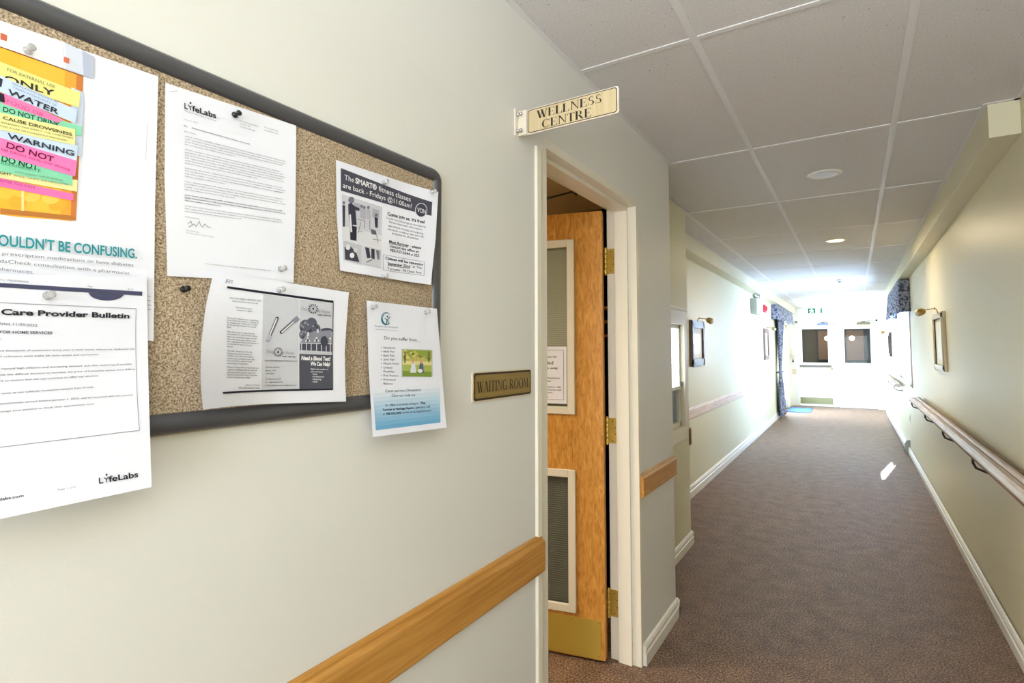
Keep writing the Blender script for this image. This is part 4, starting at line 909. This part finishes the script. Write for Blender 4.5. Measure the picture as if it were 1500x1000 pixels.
# ------------------------------------------------------------------ ceiling lights, smoke detector
def downlight(y, lit, label):
    root = empty('ceiling_light', (-.118, y, H), label, 'ceiling light')
    q = MB(); q.lathe([(.093, 0), (.093, -.003), (.086, -.008), (.072, -.006), (.070, .0)], (-.118, y, H+.001), (0, 0, 1), M_white, 36); q.build('trim_ring', root)
    q = MB(); q.lathe([(.071, -.002), (.069, -.006), (.04, -.0085), (.001, -.009)], (-.118, y, H+.001), (0, 0, 1), mat('lit_lens', (1, .9, .6), .4, emit=((1, .84, .42), 3.2)) if lit else mat('frosted_lens', srgb(226, 230, 238), .35), 36); q.build('lens', root)
    return root
downlight(3.75, False, 'unlit round recessed ceiling light nearest the viewer')
downlight(6.13, True, 'round recessed ceiling light glowing warm yellow')
area('recessed_lamp', (-.118, 6.13, H-.02), (0, 0, -1), .12, .12, 12, (1, .82, .52))
sm = empty('smoke_detector', (-.134, 9.7, H), 'small round white smoke detector on the far ceiling', 'smoke detector')
m = MB(); m.lathe([(.062, 0), (.062, -.012), (.05, -.02)], (-.134, 9.7, H), (0, 0, 1), M_white, 24); m.build('base', sm)
m = MB(); m.lathe([(.045, -.02), (.042, -.042), (.02, -.05)], (-.134, 9.7, H), (0, 0, 1), mat('detector_grey', srgb(200, 200, 200), .5), 24); m.build('sensor_cap', sm)

# ------------------------------------------------------------------ right window, added sun mask, valance
w2 = empty('window_2', (XR, (RY0+RY1)/2, RZ0), 'bright window in the right wall under the valance', 'window', kind='structure')
m = MB(); e = .05
m.box((XR-.012, RY0-e, RZ0-e), (XR, RY0, RZ1+e), M_white); m.box((XR-.012, RY1, RZ0-e), (XR, RY1+e, RZ1+e), M_white); m.box((XR-.012, RY0, RZ1), (XR, RY1, RZ1+e), M_white)
m.box((XR-.03, RY0-e, RZ0-.03), (XR+.02, RY1+e, RZ0), M_white); m.build('window_frame', w2, bevel=.003)
m = MB()
for a, bb in ((RY0, RY0+.03), (RY1-.03, RY1), (9.40, 9.43)): m.box((XR+.022, a, RZ0), (XR+.045, bb, RZ1), M_white)
m.box((XR+.022, RY0, RZ0), (XR+.045, RY1, RZ0+.035), M_white); m.box((XR+.022, RY0, RZ1-.02), (XR+.045, RY1, RZ1), M_white); m.build('sash', w2, bevel=.002)
m = MB(); m.box((XR+.032, RY0+.02, RZ0+.02), (XR+.036, RY1-.01, RZ1-.01), M_glass); m.build('pane', w2)
bl = empty('sun_patch_mask', (XR+.01, 9.2, RZ1), 'white translucent panels added over the right hand window to shape the sun patch', 'sun mask')
BX = XR+.012  # panels are made up; the gap between them shapes the sun patch
for a, bb, zt in ((RY0+.005, 9.88, RZ1-.01), (9.90, 10.28, 1.40), (10.28, RY1-.005, RZ1-.01)):
    m = MB(); m.box((BX, a, RZ0+.01), (BX+.002, bb, zt), M_sunmask); m.build('cloth', bl)
m = MB(); m.lathe([(.008, RY0+.01), (.008, 9.84)], (XR+.010, 0, RZ1-.012), (0, 1, 0), M_white, 12); m.build('mask_rod', bl)

def valance(name, xw, s_, ya, yb, zt, zb, depth, label):
    root = empty(name, (xw, (ya+yb)/2, zt), label, 'valance')
    rr = random.Random(5)
    def fn(a, b):
        # path: wall -> out -> along -> back to the wall
        Lt = 2*depth+(yb-ya); t = a*Lt
        if t < depth: d, y = t, ya
        elif t > Lt-depth: d, y = Lt-t, yb
        else: d, y = depth, ya+(t-depth)
        wv = math.sin(t*38)*.013*(b**.6)+math.sin(t*23+1)*.009*b
        out = .025*b
        if depth*.5 < t < Lt-depth*.5: x = xw+s_*(d+wv+out)
        else: x = xw+s_*d
        if t < depth: y -= abs(wv)*.6+out*.5
        if t > Lt-depth: y += abs(wv)*.6
        return (x, y, zt-(zt-zb)*b*(1+.05*math.sin(t*9)))
    q = MB(); q.grid(fn, 130, 10, M_curt); o = q.build('pleated_cloth', root, fix=False)
    o.modifiers.new('t', 'SOLIDIFY').thickness = .004
    q = MB(); q.box((xw, ya+.01, zt-.02), (xw+s_*(depth-.01), yb-.01, zt-.002), M_white); q.build('header_board', root)
    return root
valance('window_valance', XR, -1, 8.55, 10.95, 2.345, 1.93, .12, 'blue floral pleated valance over the right hand window')
valance('door_valance', X3, 1, 12.2, 15.35, 2.355, 2.06, .11, 'blue floral valance over the glass door on the left wall')

# drape with tie back
dr = empty('drape', (X3, 13.0, .03), 'blue floral drape tied back beside the glass door on the left', 'curtain')
def drape(a, b):
    z = 2.10-2.05*b; tz = .97
    if z > tz: k = (z-tz)/(2.10-tz); w = .20+.75*k**1.3; yc = 12.78+.30*k
    else: k = (tz-z)/tz; w = .20+.75*k**.8; yc = 12.78+.28*k
    y = yc+(a-.5)*w; x = X3+.075+.035*math.sin(a*2*PI*6)*(.4+.6*min(1, w/.5))
    return (x, y, z)
q = MB(); q.grid(drape, 72, 36, M_curt); o = q.build('cloth', dr, fix=False); o.modifiers.new('t', 'SOLIDIFY').thickness = .003
q = MB(); q.tube([(X3+.075+.062*math.cos(t), 12.78+.115*math.sin(t), .97+.012*math.cos(t)) for t in [2*PI*k/20 for k in range(21)]], .017, M_curt); q.build('tie_back', dr)

# glass side door
gd = empty('door_2', (X3, (GY0+GY1)/2, 0), 'bright glass side door behind the drape on the left wall', 'door', kind='structure')
m = MB(); e = .07
m.box((X3-.02, GY0-e, 0), (X3+.014, GY0, GZ+e), M_white); m.box((X3-.02, GY1, 0), (X3+.014, GY1+e, GZ+e), M_white); m.box((X3-.02, GY0, GZ), (X3+.014, GY1, GZ+e), M_white); m.build('casing', gd, bevel=.003)
for a, bb in ((GY0, (GY0+GY1)/2), ((GY0+GY1)/2, GY1)):
    m = MB()
    m.box((X3-.09, a+.002, .01), (X3-.05, a+.09, GZ-.004), M_white); m.box((X3-.09, bb-.09, .01), (X3-.05, bb-.002, GZ-.004), M_white); m.box((X3-.09, a+.09, .01), (X3-.05, bb-.09, .22), M_white); m.box((X3-.09, a+.09, GZ-.11), (X3-.05, bb-.09, GZ-.004), M_white)
    s_ = m.build('door_leaf', gd, bevel=.003); m = MB(); m.box((X3-.072, a+.08, .2), (X3-.068, bb-.08, GZ-.1), M_glass); m.build('pane', s_)
mt = MB(); mt.box((X3+.03, 14.2, 0), (-.885, 15.3, .012), mat('blue_mat', srgb(70, 112, 176), .85, noise=(90, srgb(52, 92, 156), 3))); tag(mt.build('door_mat', bevel=.004), 'blue door mat on the carpet by the far left glass door', 'mat')

# wall fixtures in the far left corner
fx = empty('wall_fixture', (-1.33, YE, 1.33), 'round white wall fixture in the far left corner above the switches', 'wall fixture')
m = MB(); m.lathe([(.10, 0), (.10, .03), (.075, .055), (.02, .07)], (-1.325, YE, 1.34), (0, -1, 0), M_white, 28); m.build('dome', fx)
m = MB(); m.lathe([(.105, 0), (.105, .012)], (-1.325, YE, 1.34), (0, -1, 0), M_white, 28); m.build('base', fx)
m = MB(); m.prism(rrect(-1.365, 1.11, -1.325, 1.20, .006), 1, YE-.02, YE, M_dark); k_ = tag(m.build('keypad', bevel=.002), 'small dark keypad under the round white fixture, end wall', 'keypad')
m = MB(); m.box((-1.358, YE-.022, 1.16), (-1.332, YE-.02, 1.19), M_white); m.build('keypad_screen', k_)
m = MB(); m.prism(rrect(-1.365, .80, -1.285, .93, .006), 1, YE-.008, YE, mat('beige_plate', srgb(214, 196, 168), .5)); k_ = tag(m.build('wall_plate'), 'beige wall plate below the dark keypad on the end wall', 'switch')
m = MB(); m.box((-1.335, YE-.014, .85), (-1.315, YE-.008, .88), M_white); m.build('switch_toggle', k_)

# ------------------------------------------------------------------ exit doors
def exit_door(name, xa, xb, win, label, extras):
    root = empty(name, ((xa+xb)/2, YE+.04, 0), label, 'door', kind='structure')
    q = MB(); y0, y1 = YE+.015, YE+.06
    q.box((xa+.004, y0, .012), (win[0], y1, EZ-.004), M_exit); q.box((win[1], y0, .012), (xb-.004, y1, EZ-.004), M_exit)
    q.box((win[0], y0, .012), (win[1], y1, win[2]), M_exit); q.box((win[0], y0, win[3]), (win[1], y1, EZ-.004), M_exit); q.build('door_leaf', root, bevel=.002)
    q = MB(); w = .022
    q.box((win[0]-w, y0-.006, win[2]-w), (win[0]+.004, y0+.004, win[3]+w), M_exit); q.box((win[1]-.004, y0-.006, win[2]-w), (win[1]+w, y0+.004, win[3]+w), M_exit)
    q.box((win[0], y0-.006, win[3]-.004), (win[1], y0+.004, win[3]+w), M_exit); q.box((win[0], y0-.006, win[2]-w), (win[1], y0+.004, win[2]+.004), M_exit); q.build('window_frame', root, bevel=.002)
    q = MB(); q.box((win[0], YE+.034, win[2]), (win[1], YE+.04, win[3]), M_glassd); q.build('pane', root)
    q = MB(); ww = .012; gk = mat('dark_gasket', srgb(110, 108, 100), .6)
    q.box((win[0], y0+.004, win[2]), (win[0]+ww, y0+.014, win[3]), gk); q.box((win[1]-ww, y0+.004, win[2]), (win[1], y0+.014, win[3]), gk); q.box((win[0], y0+.004, win[3]-ww), (win[1], y0+.014, win[3]), gk); q.box((win[0], y0+.004, win[2]), (win[1], y0+.014, win[2]+ww), gk); q.build('gasket', root)
    extras(root); return root
CL1 = mat('closer_blue_grey', srgb(112, 128, 170), .5); CL2 = mat('closer_olive', srgb(108, 104, 70), .5)
def closer(root, xa, xb, mm):
    q = MB(); q.box((xa, YE-.045, 2.045), (xb, YE+.012, 2.10), mm); c = q.build('door_closer', root, bevel=.006)
    q = MB(); q.tube([(xa+.6*(xb-xa), YE-.02, 2.10), (xa+.6*(xb-xa), YE-.02, 2.115), (xa+.3*(xb-xa), YE-.06, 2.125), (xb, YE-.015, 2.14)], .006, M_dark); q.build('closer_arm', c)
def exl(root):
    closer(root, -.775, -.53, CL1)
    q = MB(); q.box((EL[0]+.03, YE-.055, .99), (EL[1]-.03, YE-.02, 1.045), mat('push_bar_bronze', srgb(84, 78, 68), .45, .3)); q.box((EL[0]+.03, YE-.03, .975), (EL[0]+.12, YE+.014, 1.06), M_exit); q.box((EL[1]-.10, YE-.03, .975), (EL[1]-.02, YE+.014, 1.06), M_exit); q.build('push_bar', root, bevel=.004)
    q = MB(); q.box((EL[0]+.02, YE+.012, .06), (EL[1]-.015, YE+.016, .225), mat('bronze_kick_plate', srgb(128, 130, 96), .5, .2)); q.build('kick_plate', root)
    q = MB(); q.lathe([(.026, 0), (.026, .01), (.012, .02), (.012, .04), (.028, .05), (.026, .075), (.01, .082)], (EL[1]-.03, YE+.012, .955), (0, -1, 0), M_brassd, 20); q.build('door_knob', root)
def exr(root): closer(root, .07, .355, CL2)
exit_door('door_3', EL[0], EL[1], (-1.13, -.545, 1.10, 1.965), 'left white exit door with push bar and greenish kick plate', exl)
exit_door('door_4', ER[0], ER[1], (-.20, .355, 1.10, 1.955), 'right white exit door with a square dark window', exr)
m = MB(); m.box((EL[0]-.05, YE-.012, 0), (EL[0], YE, EZ+.05), M_exit); m.box((ER[1], YE-.012, 0), (ER[1]+.05, YE, EZ+.05), M_exit); m.box((EL[0]-.05, YE-.012, EZ), (ER[1]+.05, YE, EZ+.05), M_exit); m.box((EL[1]-.004, YE-.012, 0), (ER[0]+.004, YE, EZ), M_exit)
tr = struct(m.build('trim_4', bevel=.003), 'white frame and post around the two exit doors', 'door frame')
for z in (1.59, 1.12):
    q = MB(); q.lathe([(.016, 0), (.014, .006), (.006, .008)], (-.455, YE-.012, z), (0, -1, 0), M_brassd, 14); q.build('lock_button', tr)
m = MB(); m.lathe([(.045, 0), (.045, .02), (.03, .045), (.012, .05)], (-.42, YE-.012, 2.06), (0, -1, 0), M_white, 22); cmr = tag(m.build('sensor'), 'small round white sensor between the two exit doors near the top', 'sensor')
m = MB(); m.lathe([(.018, .048), (.012, .056)], (-.42, YE-.012, 2.06), (0, -1, 0), M_dark, 16); m.build('lens', cmr)
m = MB(); m.box((EL[0], YE-.02, 0), (ER[1], YE+.1, .011), mat('threshold_metal', srgb(140, 140, 140), .4, .6)); struct(m.build('trim_5', bevel=.002), 'thin dark metal threshold under the exit doors', 'threshold')

# exit sign
es = empty('exit_sign', (-.80, YE, 2.36), 'white running man exit sign with green symbols above the left exit door', 'sign')
m = MB(); m.box((-.975, YE-.06, 2.345), (-.64, YE, 2.50), mat('exit_sign_face', (.95, 1, .97), .5, emit=((.9, 1, .95), .5))); m.build('housing', es, bevel=.005)
GN = mat('exit_green', srgb(0, 120, 76), .6, spec=.1); ye = YE-.0615
m = MB()
def gp(pts): m.add([(x, ye, z) for x, z in pts], [tuple(range(len(pts)))], GN)
gp([(-.968, 2.355), (-.80, 2.355), (-.80, 2.490), (-.968, 2.490)])
gp([(-.775, 2.412), (-.745, 2.412), (-.745, 2.40), (-.722, 2.42), (-.745, 2.44), (-.745, 2.428), (-.775, 2.428)])
gp([(-.69, 2.357), (-.652, 2.357), (-.652, 2.488), (-.69, 2.488)])
m.build('green_symbols', es, fix=False)
m = MB(); WM = MATS['exit_sign_face']
def wp(pts): m.add([(x, ye-.0012, z) for x, z in pts], [tuple(range(len(pts)))], WM)
wp([(-.885+.013*math.cos(a), 2.470+.013*math.sin(a)) for a in [2*PI*k/12 for k in range(12)]])
wp([(-.91, 2.452), (-.868, 2.456), (-.856, 2.41), (-.896, 2.404)]); wp([(-.91, 2.452), (-.945, 2.425), (-.935, 2.414), (-.9, 2.435)]); wp([(-.868, 2.456), (-.832, 2.432), (-.836, 2.418), (-.868, 2.434)])
wp([(-.896, 2.410), (-.874, 2.404), (-.912, 2.362), (-.945, 2.355), (-.945, 2.368), (-.922, 2.376)]); wp([(-.876, 2.408), (-.856, 2.41), (-.838, 2.382), (-.852, 2.355), (-.868, 2.355), (-.860, 2.382)])
m.build('running_figure', es, fix=False)

# vestibule behind the exit doors
m = MB(); VG = mat('vestibule_paint', srgb(150, 146, 134), .6); VB = mat('vestibule_blue_grey', srgb(120, 134, 146), .6)
m.box((-1.55, YE+.12, 0), (-1.45, YE+2.4, H), VG); m.box((.55, YE+.12, 0), (.65, YE+2.4, H), VB); m.box((-1.55, YE+2.4, 0), (-.40, YE+2.5, H), VG); m.box((-.40, YE+2.4, 0), (.65, YE+2.5, H), VB); m.box((-1.55, YE+.12, H-.02), (.65, YE+2.4, H+.02), VG)
struct(m.build('wall_vestibule'), 'grey vestibule walls seen through the exit door windows', 'wall')
for xa_, xb_ in ((-.876, -.46), (-.179, .239)):
    m = MB(); m.box((xa_, YE+2.36, 1.15), (xb_, YE+2.4, 1.98), mat('peach_panel', srgb(206, 172, 148), .6)); tag(m.build('wall_panel', bevel=.004), 'peach coloured panel seen through the %s exit door window' % ('left' if xa_ < -.5 else 'right'), 'panel')
    f_ = MB(); y_ = YE+2.345
    for q_ in (((xa_-.03, 1.12), (xa_, 2.01)), ((xb_, 1.12), (xb_+.03, 2.01)), ((xa_, 1.12), (xb_, 1.15)), ((xa_, 1.98), (xb_, 2.01))): f_.box((q_[0][0], y_, q_[0][1]), (q_[1][0], YE+2.4, q_[1][1]), VB)
    f_.build('panel_frame', bpy.context.scene.objects['wall_panel' if xa_ < -.5 else 'wall_panel.001'], bevel=.003)
GL = mat('lit_globe', (1, .95, .88), .4, emit=((1, .93, .85), 7))
for x_, lb in ((-.63, 'glowing globe lamp seen through the left exit door window'), (-.036, 'glowing globe lamp seen through the right exit door window')):
    r_ = empty('globe_lamp', (x_, YE+1.8, H), lb, 'lamp')
    m = MB(); m.ball((x_, YE+1.8, 1.75), .065, GL); m.build('globe', r_); m = MB(); m.tube([(x_, YE+1.8, 1.81), (x_, YE+1.8, H-.02)], .005, M_brassd); m.build('stem', r_)
area('vestibule_fill_lamp', (-.8, YE+1.0, H-.05), (0, 0, -1), .8, .8, 22, (1, .95, .88))

# baseboard heater, outlet
ht = empty('baseboard_heater', (XR, 11, 0), 'long white baseboard heater at the foot of the far right wall', 'heater')
m = MB(); m.prism([(XR, .02), (XR-.055, .02), (XR-.062, .05), (XR-.062, .13), (XR-.04, .175), (XR, .18)], 1, 9.47, 14.6, M_white); m.build('cover', ht, bevel=.003)
m = MB(); m.prism([(XR, .0), (XR-.062, .0), (XR-.066, .05), (XR-.066, .135), (XR-.042, .180), (XR, .185)], 1, 9.45, 9.47, mat('heater_end_grey', srgb(176, 184, 182), .5)); m.build('end_cap', ht)
m = MB(); m.box((XR-.0635, 9.6, .055), (XR-.061, 14.5, .062), M_dark); m.build('slot', ht)
ou = at(1333, 606, 0, XR)
m = MB(); m.prism(rrect(ou.y-.06, .44, ou.y+.06, .56, .006), 0, XR-.006, XR, M_white); k_ = tag(m.build('wall_outlet', bevel=.002), 'small white outlet on the right wall under the far end of the handrail', 'outlet')
m = MB(); m.box((XR-.008, ou.y-.02, .47), (XR-.006, ou.y+.02, .53), mat('outlet_grey', srgb(150, 156, 156), .5)); m.build('socket', k_)
